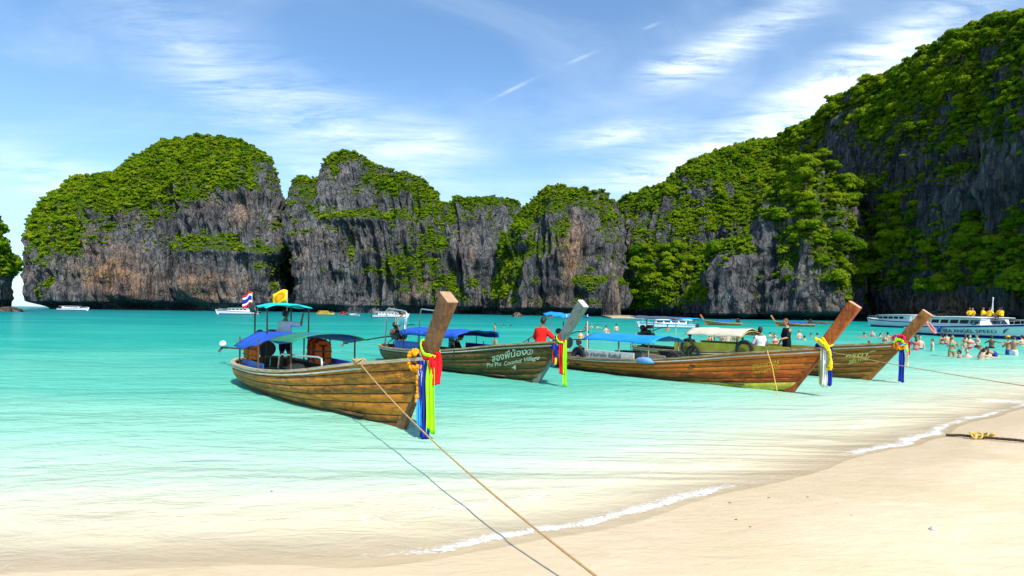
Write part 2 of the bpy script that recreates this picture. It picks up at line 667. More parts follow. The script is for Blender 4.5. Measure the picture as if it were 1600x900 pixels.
t.t.links.new(dif.outputs[0], mx.inputs[2])
glo = t.n('ShaderNodeBsdfGlossy')
glo.inputs['Roughness'].default_value = 0.12
t.put(glo.inputs['Normal'], nrm)
fre = t.n('ShaderNodeFresnel')
fre.inputs[0].default_value = 1.33
t.put(fre.inputs['Normal'], nrm)
mx2 = t.n('ShaderNodeMixShader')
t.put(mx2.inputs[0], t.math('MINIMUM', t.math('MULTIPLY', fre.outputs[0], 0.7), 0.27))
t.t.links.new(mx.outputs[0], mx2.inputs[1])
t.t.links.new(glo.outputs[0], mx2.inputs[2])
fn = t.noise(t.mapping(co, (1, 1.6, 1)), 13, 8, 0.75, 1.6)
fn2 = t.noise(co, 2.2, 4, 0.6, 0.5)
fm = t.mrange(t.math('ADD', t.math('ADD', t.math('MULTIPLY', fn, 0.75), t.math('MULTIPLY', fn2, 0.25)), t.math('MULTIPLY', fo, 0.24)), 0.60, 0.78, 0, 0.72, True)
fm = t.math('MULTIPLY', fm, t.mrange(fo, 0.04, 0.5))
fd = t.n('ShaderNodeBsdfDiffuse')
fd.inputs[0].default_value = (0.82, 0.82, 0.78, 1)
t.put(fd.inputs['Normal'], t.bump(fn, 0.5, 0.03))
mx3 = t.n('ShaderNodeMixShader')
t.put(mx3.inputs[0], fm)
t.t.links.new(mx2.outputs[0], mx3.inputs[1])
t.t.links.new(fd.outputs[0], mx3.inputs[2])
out = t.n('ShaderNodeOutputMaterial')
t.t.links.new(mx3.outputs[0], out.inputs[0])
tag(link_mesh('sea', water_me, m, smooth=True), kind='structure')

# ------------------------------------------------------------------ cliffs
m, t = new_mat('limestone')
co = t.n('ShaderNodeTexCoord').outputs['Object']
veg_a, tan_a = t.attr('veg'), t.attr('tan')
st1 = t.noise(t.mapping(co, (1, 1, 0.10)), 0.42, 7, 0.66, 0.7)
st2 = t.noise(t.mapping(co, (1, 1, 0.16)), 1.5, 6, 0.65, 0.5)
bl = t.noise(co, 0.07, 6, 0.62, 0.5)
pit = t.noise(co, 0.9, 6, 0.7, 0.3)
v = t.math('ADD', t.math('MULTIPLY', st1, 0.5), t.math('ADD', t.math('MULTIPLY', st2, 0.28), t.math('MULTIPLY', bl, 0.22)))
tone = t.noise(t.mapping(co, (1, 1, 0.45)), 0.028, 5, 0.65, 0.8)
v = t.math('ADD', v, t.math('MULTIPLY', t.math('SUBTRACT', tone, 0.5), 0.34))
c = t.ramp(v, [(0.38, (0.016, 0.018, 0.022)), (0.47, (0.070, 0.074, 0.082)), (0.56, (0.165, 0.168, 0.175)), (0.68, (0.40, 0.385, 0.36))])
vor = t.n('ShaderNodeTexVoronoi', feature='DISTANCE_TO_EDGE')
wob = t.n('ShaderNodeVectorMath', operation='ADD')
t.put(wob.inputs[0], t.mapping(co, (1, 1, 0.30)))
cw_ = t.n('ShaderNodeVectorMath', operation='SCALE')
cw_.inputs['Scale'].default_value = 5.0
nc_ = t.n('ShaderNodeTexNoise')
t.put(nc_.inputs['Vector'], co)
nc_.inputs['Scale'].default_value = 0.16
t.put(cw_.inputs[0], nc_.outputs['Color'])
t.put(wob.inputs[1], cw_.outputs[0])
t.put(vor.inputs['Vector'], wob.outputs[0])
vor.inputs['Scale'].default_value = 0.17
crack = t.mrange(vor.outputs['Distance'], 0.0, 0.085, 0.0, 1.0, True)
c = t.mix(t.math('MULTIPLY', t.math('SUBTRACT', 1.0, crack), 0.42), c, (0.012, 0.013, 0.016))
tm = t.math('MULTIPLY', tan_a, t.mrange(t.math('ADD', t.math('MULTIPLY', bl, 0.5), t.math('MULTIPLY', st1, 0.5)), 0.42, 0.60, 0.05, 1.0, True))
tc = t.ramp(t.math('ADD', t.math('MULTIPLY', st2, 0.5), t.math('MULTIPLY', pit, 0.5)), [(0.36, (0.17, 0.06, 0.022)), (0.50, (0.42, 0.21, 0.08)), (0.62, (0.60, 0.46, 0.29))])
c = t.mix(tm, c, tc)
gm = t.mrange(t.math('ADD', veg_a, t.math('MULTIPLY', t.math('SUBTRACT', pit, 0.5), 0.9)), 0.22, 0.60, 0.0, 0.92, True)
gc = t.ramp(pit, [(0.35, (0.022, 0.055, 0.006)), (0.55, (0.085, 0.15, 0.010)), (0.72, (0.16, 0.22, 0.018))])
c = t.mix(gm, c, gc)
hgt = t.math('ADD', t.math('MULTIPLY', st1, 1.0), t.math('ADD', t.math('MULTIPLY', st2, 0.6), t.math('ADD', t.math('MULTIPLY', pit, 0.5), t.math('MULTIPLY', crack, 0.45))))
finish(t, c, 0.9, 0.12, t.bump(hgt, 1.0, 3.2))
ROCK = m


def foliage_mat(name, stops, trans=0.35):
    m, t = new_mat(name)
    co = t.n('ShaderNodeTexCoord').outputs['Object']
    rnd = t.n('ShaderNodeObjectInfo').outputs['Random']
    n = t.noise(co, 2.3, 3, 0.6)
    pos = t.n('ShaderNodeNewGeometry').outputs['Position']
    grove = t.math('MULTIPLY', t.math('SUBTRACT', t.noise(pos, 0.055, 3, 0.6), 0.5), 0.9)
    f = t.math('ADD', grove, t.math('ADD', t.math('MULTIPLY', rnd, 0.55), t.math('MULTIPLY', n, 0.45)))
    c = t.ramp(f, stops)
    d = t.n('ShaderNodeBsdfDiffuse')
    t.put(d.inputs[0], c)
    tr = t.n('ShaderNodeBsdfTranslucent')
    t.put(tr.inputs[0], t.mix(0.4, c, (0.16, 0.22, 0.01)))
    mx = t.n('ShaderNodeMixShader')
    mx.inputs[0].default_value = trans
    t.t.links.new(d.outputs[0], mx.inputs[1])
    t.t.links.new(tr.outputs[0], mx.inputs[2])
    o = t.n('ShaderNodeOutputMaterial')
    t.t.links.new(mx.outputs[0], o.inputs[0])
    return m


LEAF = foliage_mat('jungle_leaves', [(0.10, (0.030, 0.095, 0.006)), (0.38, (0.105, 0.205, 0.008)), (0.65, (0.21, 0.30, 0.010)), (1.0, (0.31, 0.36, 0.016))])
GRASS = foliage_mat('ledge_grass', [(0.1, (0.12, 0.19, 0.010)), (0.5, (0.19, 0.26, 0.012)), (0.95, (0.26, 0.30, 0.02))], 0.25)
BARK = paint('bark', (0.07, 0.052, 0.036), 0.85, 0.35, 3.0, 0.1)


def leaf_cloud(rs, lobes, n, size, flat=0.75, core=True):
    """leaf-sized faces spread over a few lobes; returns verts, faces"""
    V, Fc = [], []
    for i in range(n):
        c, r = lobes[rs.randint(len(lobes))]
        d = rs.normal(size=3)
        d /= np.linalg.norm(d)
        if d[2] < -0.35:
            d[2] *= -0.6
        p = np.array(c) + d * np.array([r, r, r * flat]) * (0.72 + 0.36 * rs.rand())
        nn = d + rs.normal(size=3) * 0.34 + np.array([0, 0, .25])
        nn /= np.linalg.norm(nn)
        a = np.cross(nn, rs.normal(size=3))
        a /= np.linalg.norm(a)
        b = np.cross(nn, a)
        s = size * (0.6 + 0.8 * rs.rand())
        k = len(V)
        V += [p - a * s, p + b * s * .55 - nn * s * .12, p + a * s, p - b * s * .55 - nn * s * .12]
        Fc += [(k, k + 1, k + 2), (k, k + 2, k + 3)]
    if core:
        for c, r in lobes:
            mb = MB().ball(c, (r * .60, r * .60, r * .60 * flat), 7, 5)
            k = len(V)
            V += [np.array(q) * (1 + 0.0) for q in mb.v]
            for f in mb.f:
                Fc += [(f[0] + k, f[1] + k, f[2] + k), (f[0] + k, f[2] + k, f[3] + k)]
    return V, Fc


def cloud_mesh(name, V, Fc, mat):
    me = np_mesh(name, np.array(V), np.array(Fc))
    me.materials.append(mat)
    return me


CLUMPS = bpy.data.collections.new('clump_prototypes')
for k in range(9):
    rs = np.random.RandomState(100 + k)
    grassy = k >= 6
    nl = rs.randint(3, 6)
    lobes = []
    for j in range(nl):
        a = rs.rand() * 6.28
        q = 0.70 * rs.rand() ** .5
        lobes.append(((q * math.cos(a), q * math.sin(a), (0.1 if grassy else .35) * rs.rand()), 0.30 + .28 * rs.rand()))
    Vv, Ff = leaf_cloud(rs, lobes, 250, 0.165 if not grassy else 0.15, 0.85 if not grassy else .45)
    CLUMPS.objects.link(bpy.data.objects.new('clump_%02d' % k, cloud_mesh('clump', Vv, Ff, GRASS if grassy else LEAF)))

gn = bpy.data.node_groups.new('scatter_clumps', 'GeometryNodeTree')
gn.interface.new_socket('Geometry', in_out='INPUT', socket_type='NodeSocketGeometry')
gn.interface.new_socket('Geometry', in_out='OUTPUT', socket_type='NodeSocketGeometry')
gi, go = gn.nodes.new('NodeGroupInput'), gn.nodes.new('NodeGroupOutput')
iop = gn.nodes.new('GeometryNodeInstanceOnPoints')
ci = gn.nodes.new('GeometryNodeCollectionInfo')
ci.inputs['Collection'].default_value = CLUMPS
ci.inputs['Separate Children'].default_value = True
ci.inputs['Reset Children'].default_value = True
iop.inputs['Pick Instance'].default_value = True


def named(nm, typ):
    a = gn.nodes.new('GeometryNodeInputNamedAttribute')
    a.data_type = typ
    a.inputs['Name'].default_value = nm
    return a.outputs['Attribute']


gn.links.new(gi.outputs[0], iop.inputs['Points'])
gn.links.new(ci.outputs[0], iop.inputs['Instance'])
gn.links.new(named('pick', 'INT'), iop.inputs['Instance Index'])
gn.links.new(named('size', 'FLOAT_VECTOR'), iop.inputs['Scale'])
gn.links.new(named('turn', 'FLOAT_VECTOR'), iop.inputs['Rotation'])
gn.links.new(iop.outputs[0], go.inputs[0])


def blobs(px, py, lst):
    s = np.zeros_like(px)
    for bx, by, rx, ry_, wgt in lst:
        s += wgt * np.exp(-(((px - bx) / rx)**2 + ((py - by) / ry_)**2))
    return s


CLIFF_PTS = {}


def cliff(name, base, top, veg=(), tan=(), dent=(), slope=0.45, lin_share=0.35, k=2.6, amp=1.0, notch=(3.0, 4.0), veg_bias=0.0,
          seed=0, foliage=None, clump_px=6.0, density=1.0, veg_hi=0.5, grass=(), label='', back=0.28, step=1.6, face=None):
    bx = np.array([b[0] for b in base], float)
    bd = np.array([b[1] for b in base], float)
    fd_ = pchip(bx, bd)
    p = np.linspace(bx[0], bx[-1], 3000)
    d = fd_(p)
    Px, Py = (p - PCX) / FPX * d, d
    arc = np.concatenate([[0], np.cumsum(np.hypot(np.diff(Px), np.diff(Py)))])
    dm = float(np.median(bd))
    du = dm / FPX * step
    nu = int(arc[-1] / du) + 1
    a = np.linspace(0, arc[-1], nu)
    Px, Py = np.interp(a, arc, Px), np.interp(a, arc, Py)
    tx, ty = np.gradient(Px), np.gradient(Py)
    ker = np.hanning(max(5, int(nu * .06)) | 1)
    ker /= ker.sum()
    pad = len(ker) // 2
    sm = lambda q: np.convolve(np.pad(q, pad, mode='edge'), ker, 'valid')
    nx, ny = sm(-ty), sm(tx)
    nl = np.hypot(nx, ny)
    nx, ny = nx / nl, ny / nl
    mx_, my_ = (Px[nu // 2], Py[nu // 2]) if face is None else face
    ml_ = math.hypot(mx_, my_)
    sx = np.full(nu, mx_ / ml_)
    sy = np.full(nu, my_ / ml_)
    ftop = pchip([q[0] for q in top], [q[1] for q in top])
    # height at the crest (two passes: the crest stands behind the base)
    Hh = np.full(nu, 60.0)
    for _ in range(4):
        S = slope * Hh
        X2, Y2 = Px + sx * S, Py + sy * S
        pxt = PCX + FPX * X2 / Y2
        hor = PCY + ROLL * (pxt - PCX)
        Hh = EYE + (hor - ftop(pxt)) / FPX * Y2
        Hh = np.maximum(Hh, 1.0)
    Hh = Hh + np.minimum(Hh * .02, dm * .004) * fbm(a / (dm * .02), 0 * a, 0, 3, seed + 5)
    nv = int(np.max(Hh) / du) + 1
    nv = min(nv, 420)
    nb = 14
    v = np.concatenate([np.linspace(0, 1, nv), 1 + np.linspace(0.05, 1, nb)**1.4])
    A, V = np.meshgrid(a, v)
    Hm = np.broadcast_to(Hh, A.shape)
    Vc = np.minimum(V, 1.0)
    Zc = Hm * Vc - 1.2 * (Vc <= 0)
    S = slope * Hm
    f = lin_share * Vc + (1 - lin_share) * Vc**k
    off = S * f
    ex = np.maximum(V - 1, 0)
    off = off + ex * Hm * back
    Zc = Zc - ex**1.5 * Hm * back * 0.45
    nsc = dm / 250.0
    off = off + notch[0] * nsc * 1.4 * np.clip(1 - Zc / (notch[1] * nsc * .8), 0, 1)**0.6
    # pixel coordinates of the unrelieved surface (for the layout of rock, ledges and scrub)
    X0, Y0 = Px + sx * off, Py + sy * off
    ppx, ppy = pix(X0, Y0, Zc)
    sc = dm / 420.0
    u_, z_ = A / sc, Zc / sc
    big = fbm(u_ / 42, z_ / 70, seed, 3, seed + 1)
    rid = 1 - 2 * np.abs(fbm(u_ / 13 + .4 * big, z_ / 75, seed, 3, seed + 2))
    rid2 = 1 - 2 * np.abs(fbm(u_ / 5.0, z_ / 26, seed + 3, 3, seed + 3))
    sml = fbm(u_ / 2.6, z_ / 5.5, seed, 3, seed + 4)
    led = fbm(u_ / 30, z_ / 11, seed, 3, seed + 8)
    rel = (12.0 * big + 7.2 * rid + 3.4 * rid2 + 1.4 * sml + 4.6 * led) * sc * amp
    rel = rel * (1 - 0.55 * Vc**6) * sstep(0, .06, Vc)
    endw = sstep(0, .045, A / arc[-1]) * sstep(1, .955, A / arc[-1])
    rel = rel * (.15 + .85 * endw)
    rel = rel + blobs(ppx, ppy, [(q[0], q[1], q[2], q[3], q[4]) for q in dent]) * sc
    Xv, Yv = X0 - nx * rel, Y0 - ny * rel
    P3 = np.stack([Xv, Yv, Zc], -1)
    # slope
    gu = np.gradient(P3, axis=1)
    gv = np.gradient(P3, axis=0)
    N = np.cross(gu, gv)
    N /= np.linalg.norm(N, axis=-1, keepdims=True) + 1e-9
    nz = N[..., 2]
    vm = veg_bias + 0.24 + 1.15 * (nz - 0.33) - 0.30 * rid + 0.66 * fbm(u_ / 16, z_ / 16, seed, 4, seed + 20) + 0.44 * fbm(u_ / 5, z_ / 5, seed, 3, seed + 21) + 0.22 * fbm(u_ / 2.2, z_ / 2.2, seed, 2, seed + 22) \
        - 0.25 * rid2 + 0.85 * blobs(ppx, ppy, veg)
    vm = vm - 1.5 * np.clip(1 - Zc / (notch[1] * 1.6), 0, 1)
    vm = np.where(V > 1, np.maximum(vm, .7), vm)
    vegm = sstep(-0.05, 0.45, vm)
    tanm = np.clip(blobs(ppx, ppy, tan) + 0.25 * fbm(u_ / 25, z_ / 25, 0, 3, seed + 30), 0, 1)
    me = np_mesh(name, P3.reshape(-1, 3), grid_quads(*A.shape), {'veg': vegm, 'tan': tanm})
    o = tag(link_mesh(name, me, ROCK, smooth=True), label, kind='structure')
    CLIFF_PTS[name] = (P3, N, vm, ppx, ppy, V)
    # scrub and tree cover
    rs = np.random.RandomState(seed + 77)
    step_area = step * step
    prob = sstep(veg_hi - .30, veg_hi + .12, vm) * density * step_area / (clump_px**2 * 0.62)
    prob = prob * np.where((V > 1.0) & (V > 1.25), 0, 1) * np.where(Zc < notch[1], 0, 1)
    tuft = 0.60 * sstep(-.35, .25, vm) * (1 - sstep(veg_hi - .3, veg_hi, vm)) * step_area / (clump_px**2 * .5)
    prob = prob + tuft * np.where((V > 1.0), 0, 1) * np.where(Zc < notch[1], 0, 1)
    sel = np.argwhere(rs.rand(*prob.shape) < prob)
    if len(sel):
        i, j = sel[:, 0], sel[:, 1]
        pts = P3[i, j]
        nn = N[i, j]
        dist = np.linalg.norm(pts, axis=1)
        lump = 0.75 + 0.6 * (fbm(pts[:, 0] / (6 * sc), pts[:, 1] / (6 * sc), pts[:, 2] / (6 * sc), 2, seed + 40) + .3)
        rad = clump_px / FPX * dist * (0.40 + 1.05 * rs.rand(len(pts))**2.0) * np.clip(lump, .45, 1.6) * np.where(vm[i, j] < veg_hi - .15, .62, 1.0)
        gr = np.clip(blobs(ppx, ppy, grass), 0, 1)[i, j] > rs.rand(len(pts)) * .9 + .06
        pts = pts + nn * (rad * 0.25)[:, None] + np.array([0, 0, 1]) * (rad * np.where(gr, .05, .30))[:, None]
        fm_ = bpy.data.meshes.new(name + '_cover')
        fm_.vertices.add(len(pts))
        fm_.vertices.foreach_set('co', pts.astype(np.float32).ravel())
        at = fm_.attributes.new('pick', 'INT', 'POINT')
        at.data.foreach_set('value', np.where(gr, 6 + rs.randint(0, 3, len(pts)), rs.randint(0, 6, len(pts))).astype(np.int32))
        at = fm_.attributes.new('size', 'FLOAT_VECTOR', 'POINT')
        szv = np.stack([rad, rad, rad * (.75 + .5 * rs.rand(len(pts)))], 1)
        at.data.foreach_set('vector', szv.astype(np.float32).ravel())
        at = fm_.attributes.new('turn', 'FLOAT_VECTOR', 'POINT')
        tv = np.stack([rs.normal(size=len(pts)) * .25, rs.normal(size=len(pts)) * .25, rs.rand(len(pts)) * 6.28], 1)
        at.data.foreach_set('vector', tv.astype(np.float32).ravel())
        fo_ = bpy.data.objects.new('cliff_scrub', fm_)
        COL.objects.link(fo_)
        md = fo_.modifiers.new('scatter', 'NODES')
        md.node_group = gn
        tag(fo_, foliage, 'scrub', kind='stuff')
        print(name, 'quads', len(me.polygons), 'clumps', len(pts))
    return o


# left foreground headland
cliff('headland', [(-110, 222), (-80, 210), (-50, 202), (-28, 198), (-12, 203), (0, 215), (10, 245)],
      [(-150, 240), (-90, 285), (-26, 335), (-16, 350), (-10, 378), (-2, 400), (8, 410), (12, 428), (16, 450), (22, 470)],
      veg=[(10, 400, 60, 55, 1.1), (10, 458, 60, 22, -2.2)], tan=[(20, 455, 30, 16, .7)], slope=0.25, notch=(8, 6.5), veg_bias=.25, seed=3, amp=.5,
      foliage='dense green scrub covering the headland at the left edge', clump_px=6.5, grass=[(5, 430, 30, 25, .4)], density=1.3)

# big rounded massif on the left
cliff('left_cliff', [(78, 600), (79, 550), (84, 518), (95, 498), (115, 482), (150, 470), (220, 466), (270, 472), (300, 470), (330, 450), (380, 446), (420, 450), (432, 468), (440, 510), (446, 580)],
      [(66, 478), (68, 440), (70, 400), (74, 365), (80, 342), (88, 322), (97, 307), (109, 294), (125, 282), (150, 281), (170, 275), (190, 268), (212, 250), (235, 238), (262, 224), (290, 217), (330, 214), (360, 218),
       (385, 229), (406, 250), (418, 274), (425, 300), (429, 345), (432, 400), (436, 450), (442, 478)],
      veg=[(330, 255, 100, 45, .95), (230, 285, 80, 35, .8), (150, 320, 60, 40, .75), (95, 350, 40, 40, .35), (290, 300, 70, 25, .5), (410, 410, 40, 20, .9), (330, 375, 45, 12, .7), (290, 400, 22, 20, .7),
           (120, 385, 50, 30, .5), (100, 435, 14, 30, .6), (375, 335, 50, 26, -1.1), (190, 430, 60, 42, -1.1), (300, 345, 60, 18, -.35), (340, 445, 60, 30, -1.0), (65, 450, 22, 40, -.9), (440, 420, 8, 50, .5)],
      tan=[(180, 425, 45, 45, .9), (345, 455, 50, 28, .7), (240, 440, 40, 30, .45), (95, 330, 14, 10, .9), (70, 440, 12, 20, .35), (270, 252, 10, 8, .7), (385, 335, 40, 25, .3)],
      dent=[(275, 440, 18, 42, -16), (155, 415, 14, 40, -13), (330, 440, 30, 45, 9), (215, 420, 28, 40, 7), (400, 440, 25, 40, 4), (80, 420, 22, 60, 4), (280, 395, 60, 10, 5), (385, 395, 50, 8, 6)],
      slope=0.62, lin_share=.12, k=3.0, seed=10, veg_bias=-.19, amp=.95,
      foliage='green scrub covering the rounded massif on the left', clump_px=3.5, grass=[(410, 412, 45, 18, .8), (330, 385, 70, 22, .7), (300, 240, 60, 20, .35), (120, 380, 40, 20, .3), (105, 430, 20, 30, .5)], density=1.35)

# second massif
cliff('middle_cliff', [(444, 560), (449, 480), (456, 442), (480, 424), (560, 412), (650, 402), (700, 400), (760, 396), (810, 402), (840, 425), (865, 470)],
      [(444, 478), (448, 400), (451, 330), (455, 303), (460, 290), (472, 281), (497, 279), (503, 258), (514, 246), (540, 240), (565, 246), (584, 261), (600, 265), (614, 272), (640, 275), (660, 284), (676, 298),
       (690, 320), (700, 322), (712, 312), (740, 310), (765, 308), (785, 313), (800, 319), (809, 330), (830, 360), (865, 420)],
      veg=[(600, 290, 30, 16, .6), (555, 335, 40, 12, .8), (665, 375, 36, 45, .95), (640, 425, 50, 30, .8), (600, 410, 40, 25, .4), (470, 375, 15, 22, .5), (650, 300, 30, 14, .5), (750, 316, 50, 8, .8), (540, 247, 28, 8, .7),
           (700, 440, 40, 30, .5), (540, 430, 30, 30, .2), (470, 330, 20, 40, -.4), (545, 275, 30, 16, -.6), (760, 380, 35, 50, -.5), (500, 430, 50, 50, -.5), (560, 470, 60, 20, -.6)],
      tan=[(660, 455, 35, 30, .6), (735, 400, 25, 45, .3), (480, 400, 15, 40, .2)], dent=[(456, 400, 9, 110, -18), (520, 440, 14, 50, -7), (570, 460, 30, 25, -6), (560, 345, 60, 8, 6), (740, 400, 30, 60, 4)],
      slope=0.5, lin_share=.2, k=2.6, seed=40, veg_bias=-.14, amp=1.0,
      foliage='scrub and small trees clinging to the peaked middle cliff', clump_px=3.2, grass=[(555, 338, 40, 12, .9), (660, 385, 40, 35, .5), (640, 440, 40, 25, .5), (470, 375, 20, 30, .5)], density=1.2)

# steep hill with a scrubby left flank
cliff('hill_cliff', [(728, 440), (745, 405), (765, 378), (795, 352), (830, 338), (870, 328), (910, 324), (945, 328), (968, 350), (990, 420)],
      [(726, 494), (738, 478), (750, 455), (762, 428), (776, 400), (791, 370), (806, 345), (821, 325), (840, 305), (857, 292), (873, 291), (887, 298), (905, 299), (930, 299), (946, 307), (956, 321), (964, 350), (976, 405), (990, 460)],
      veg=[(800, 385, 30, 60, .9), (850, 320, 30, 25, .8), (920, 305, 35, 10, .8), (770, 450, 25, 30, .7), (925, 440, 30, 22, .7), (880, 380, 10, 50, .3), (900, 350, 35, 40, -.5), (860, 430, 35, 45, -.6), (800, 480, 40, 14, -.8)],
      tan=[(895, 400, 16, 45, .7), (800, 475, 20, 12, .6), (845, 480, 25, 12, .6), (880, 470, 30, 15, .4)], dent=[(835, 420, 16, 60, 6), (870, 350, 14, 60, 5), (905, 400, 12, 60, -5), (780, 440, 20, 40, -4)],
      slope=0.55, lin_share=.35, k=2.4, seed=70, veg_bias=-.05, amp=.95,
      foliage='scrub on the steep hill in the centre', clump_px=3.2, grass=[(925, 440, 35, 25, .6), (880, 370, 30, 60, .4), (780, 455, 30, 20, .4)], density=1.25)

# long vegetated ridge climbing to the right
cliff('ridge_cliff', [(915, 450), (935, 400), (965, 356), (1000, 336), (1060, 320), (1120, 310), (1200, 305), (1300, 305), (1420, 320)],
      [(915, 380), (940, 340), (962, 322), (980, 312), (1005, 300), (1030, 290), (1050, 275), (1070, 262), (1092, 250), (1120, 240), (1150, 228), (1175, 221), (1205, 221), (1230, 209), (1260, 190), (1290, 166), (1320, 150), (1400, 120), (1500, 100)],
      veg=[(1100, 258, 90, 16, .8), (1180, 260, 70, 30, .8), (1060, 430, 60, 50, .9), (1010, 470, 60, 35, 1.1), (1150, 330, 40, 50, .6), (965, 360, 14, 40, .8), (985, 420, 25, 30, .3), (1080, 360, 30, 25, .2),
           (1040, 340, 45, 30, -.55), (1000, 345, 25, 30, -.5), (1110, 300, 50, 22, -.35), (1170, 265, 14, 18, -.6), (990, 440, 18, 20, -.3)],
      tan=[(1168, 262, 16, 20, .6), (1000, 400, 20, 30, .3)], dent=[(965, 370, 12, 60, -8), (1160, 290, 12, 50, -7), (1050, 400, 50, 60, 8), (1130, 350, 25, 60, 6)],
      step=1.9, slope=0.85, lin_share=.55, k=2.2, seed=90, veg_bias=.02, amp=.9,
      foliage='jungle and scrub over the long ridge climbing to the right', clump_px=4.0, grass=[(1090, 262, 60, 14, .35), (1060, 400, 40, 20, .25), (930, 440, 40, 20, .5)], density=1.25)

# dark buttress with jungle on its shoulder
cliff('buttress_cliff', [(1076, 330), (1084, 285), (1098, 256), (1125, 240), (1160, 235), (1182, 246), (1200, 236), (1245, 226), (1290, 222), (1330, 226), (1370, 250)],
      [(1076, 490), (1084, 462), (1095, 436), (1110, 408), (1126, 390), (1145, 376), (1165, 369), (1177, 372), (1184, 345), (1196, 316), (1216, 288), (1240, 264), (1265, 256), (1290, 274), (1315, 292), (1336, 320), (1352, 360), (1375, 430)],
      veg=[(1150, 385, 30, 14, 1.0), (1095, 440, 12, 30, .7), (1265, 300, 40, 35, 1.0), (1290, 380, 40, 60, .8), (1320, 440, 30, 40, .6), (1145, 450, 32, 45, -1.0), (1200, 400, 22, 60, -.7), (1230, 470, 60, 22, -.5)],
      tan=[(1150, 420, 12, 30, .25), (1280, 480, 50, 10, .2)], dent=[(1180, 440, 9, 60, -14), (1265, 330, 30, 80, 6), (1140, 450, 25, 50, 3)],
      slope=0.40, lin_share=.25, k=2.4, seed=120, veg_bias=-.02, amp=.85, notch=(3, 3),
      foliage='jungle on the shoulder of the dark buttress', clump_px=5.6, grass=[(1150, 380, 25, 10, .5)], density=1.3)

# tall shaded wall on the right
cliff('right_cliff', [(1090, 470), (1140, 395), (1200, 335), (1260, 298), (1333, 254), (1420, 217), (1500, 190), (1598, 163), (1700, 142), (1830, 122), (1950, 106)],
      [(1090, 300), (1170, 250), (1230, 212), (1266, 194), (1284, 168), (1298, 158), (1312, 160), (1326, 148), (1350, 135), (1400, 112), (1430, 96), (1446, 80), (1480, 70), (1510, 48), (1530, 38), (1560, 32), (1600, 24), (1650, 4), (1750, -50), (1900, -110), (2400, -180)],
      veg=[(1400, 400, 120, 60, .55), (1330, 350, 60, 60, .5), (1560, 400, 80, 60, .6), (1420, 130, 60, 30, .7), (1520, 110, 60, 60, .6), (1570, 200, 60, 30, .4), (1380, 200, 40, 30, .3), (1330, 225, 35, 50, -.8), (1500, 300, 60, 32, -.9),
           (1570, 310, 60, 40, -.9), (1590, 250, 40, 30, -.5), (1470, 478, 200, 16, -1.2), (1420, 250, 50, 40, -.4), (1500, 60, 30, 20, .3), (1540, 95, 50, 20, -.5)],
      tan=[(1475, 475, 45, 18, 1.0), (1510, 275, 8, 10, .9), (1560, 480, 40, 15, .4), (1420, 480, 30, 12, .5)], dent=[(1280, 260, 20, 120, -8), (1330, 220, 30, 60, 5), (1500, 310, 60, 30, 4), (1440, 440, 50, 25, -3)],
      step=2.1, face=(1, -.08), slope=0.30, lin_share=.45, k=2.2, seed=150, veg_bias=.22, amp=1.0, notch=(2.5, 3.0),
      foliage='dark jungle over the tall shaded cliff on the right', clump_px=5.6, grass=[(1420, 120, 50, 20, .3)], density=1.2)

# ------------------------------------------------------------------ rocks, far beach, single trees
def boulder(px, py, w_px, h_px, label, seed, z=0.0, mat=ROCK, tanv=.8, name='boulder', sharp=1.0, depth=None):
    p = unproj(px, py, 0.0) if depth is None else Vector(((px - PCX) / FPX * depth, depth, 0))
    k = p.y / FPX
    mb = MB().ball((0, 0, 0), 1.0, 40, 26)
    V = np.array(mb.v)
    n = fbm(V[:, 0] * 1.3, V[:, 1] * 1.3, V[:, 2] * 1.1, 4, seed)
    n2 = 1 - 2 * np.abs(fbm(V[:, 0] * 4 + seed, V[:, 1] * 4, V[:, 2] * .8 * sharp, 3, seed + 4))
    V = V * (1 + .30 * n + .10 * n2)[:, None]
    V = V * np.array([w_px * k / 2, w_px * k / 2, h_px * k])
    V = V[:, :3]
    me = np_mesh(name, V, np.array([f for f in mb.f]), {'veg': np.clip(.1 + .5 * n, 0, .35), 'tan': np.full(len(V), tanv)})
    o = link_mesh(name, me, mat, smooth=True)
    o.location = p
    return tag(o, label, 'rock')


boulder(12, 487, 34, 7, 'low brown rock in the water off the left headland', 3)
boulder(243, 484.5, 22, 5, 'small tan rock in the water under the big left massif', 5)
boulder(808, 495, 14, 6, 'tan boulder at the foot of the central hill', 8)
boulder(868, 495.5, 30, 3, 'flat tan rock ledge along the foot of the central hill', 9)
boulder(1262, 505, 70, 2.2, 'low tan rock shelf behind the small moored boats', 12)
boulder(955, 500, 26, 62, 'pale rock pinnacle standing beside the little beach', 14, name='rock_pinnacle', tanv=.35, sharp=.5, depth=285)
boulder(1480, 502, 110, 17, 'rust streaked rock apron under the shaded right cliff', 17, name='rock_apron', tanv=1.0, depth=178)

g = []
for i in range(24):
    px = 958 + (1018 - 958) * i / 23
    q = Vector(((px - PCX) / FPX * 225, 225 + 6 * math.sin(i * .3), 0))
    g.append([q + Vector((0, -3, -.5)), q + Vector((0, 3, .1)), q + Vector((1, 16, .4)), q + Vector((6, 70, .9))])
tag(MB().sheet(g, 0.2).build('far_beach', MATS['sand'], smooth=True), kind='structure')


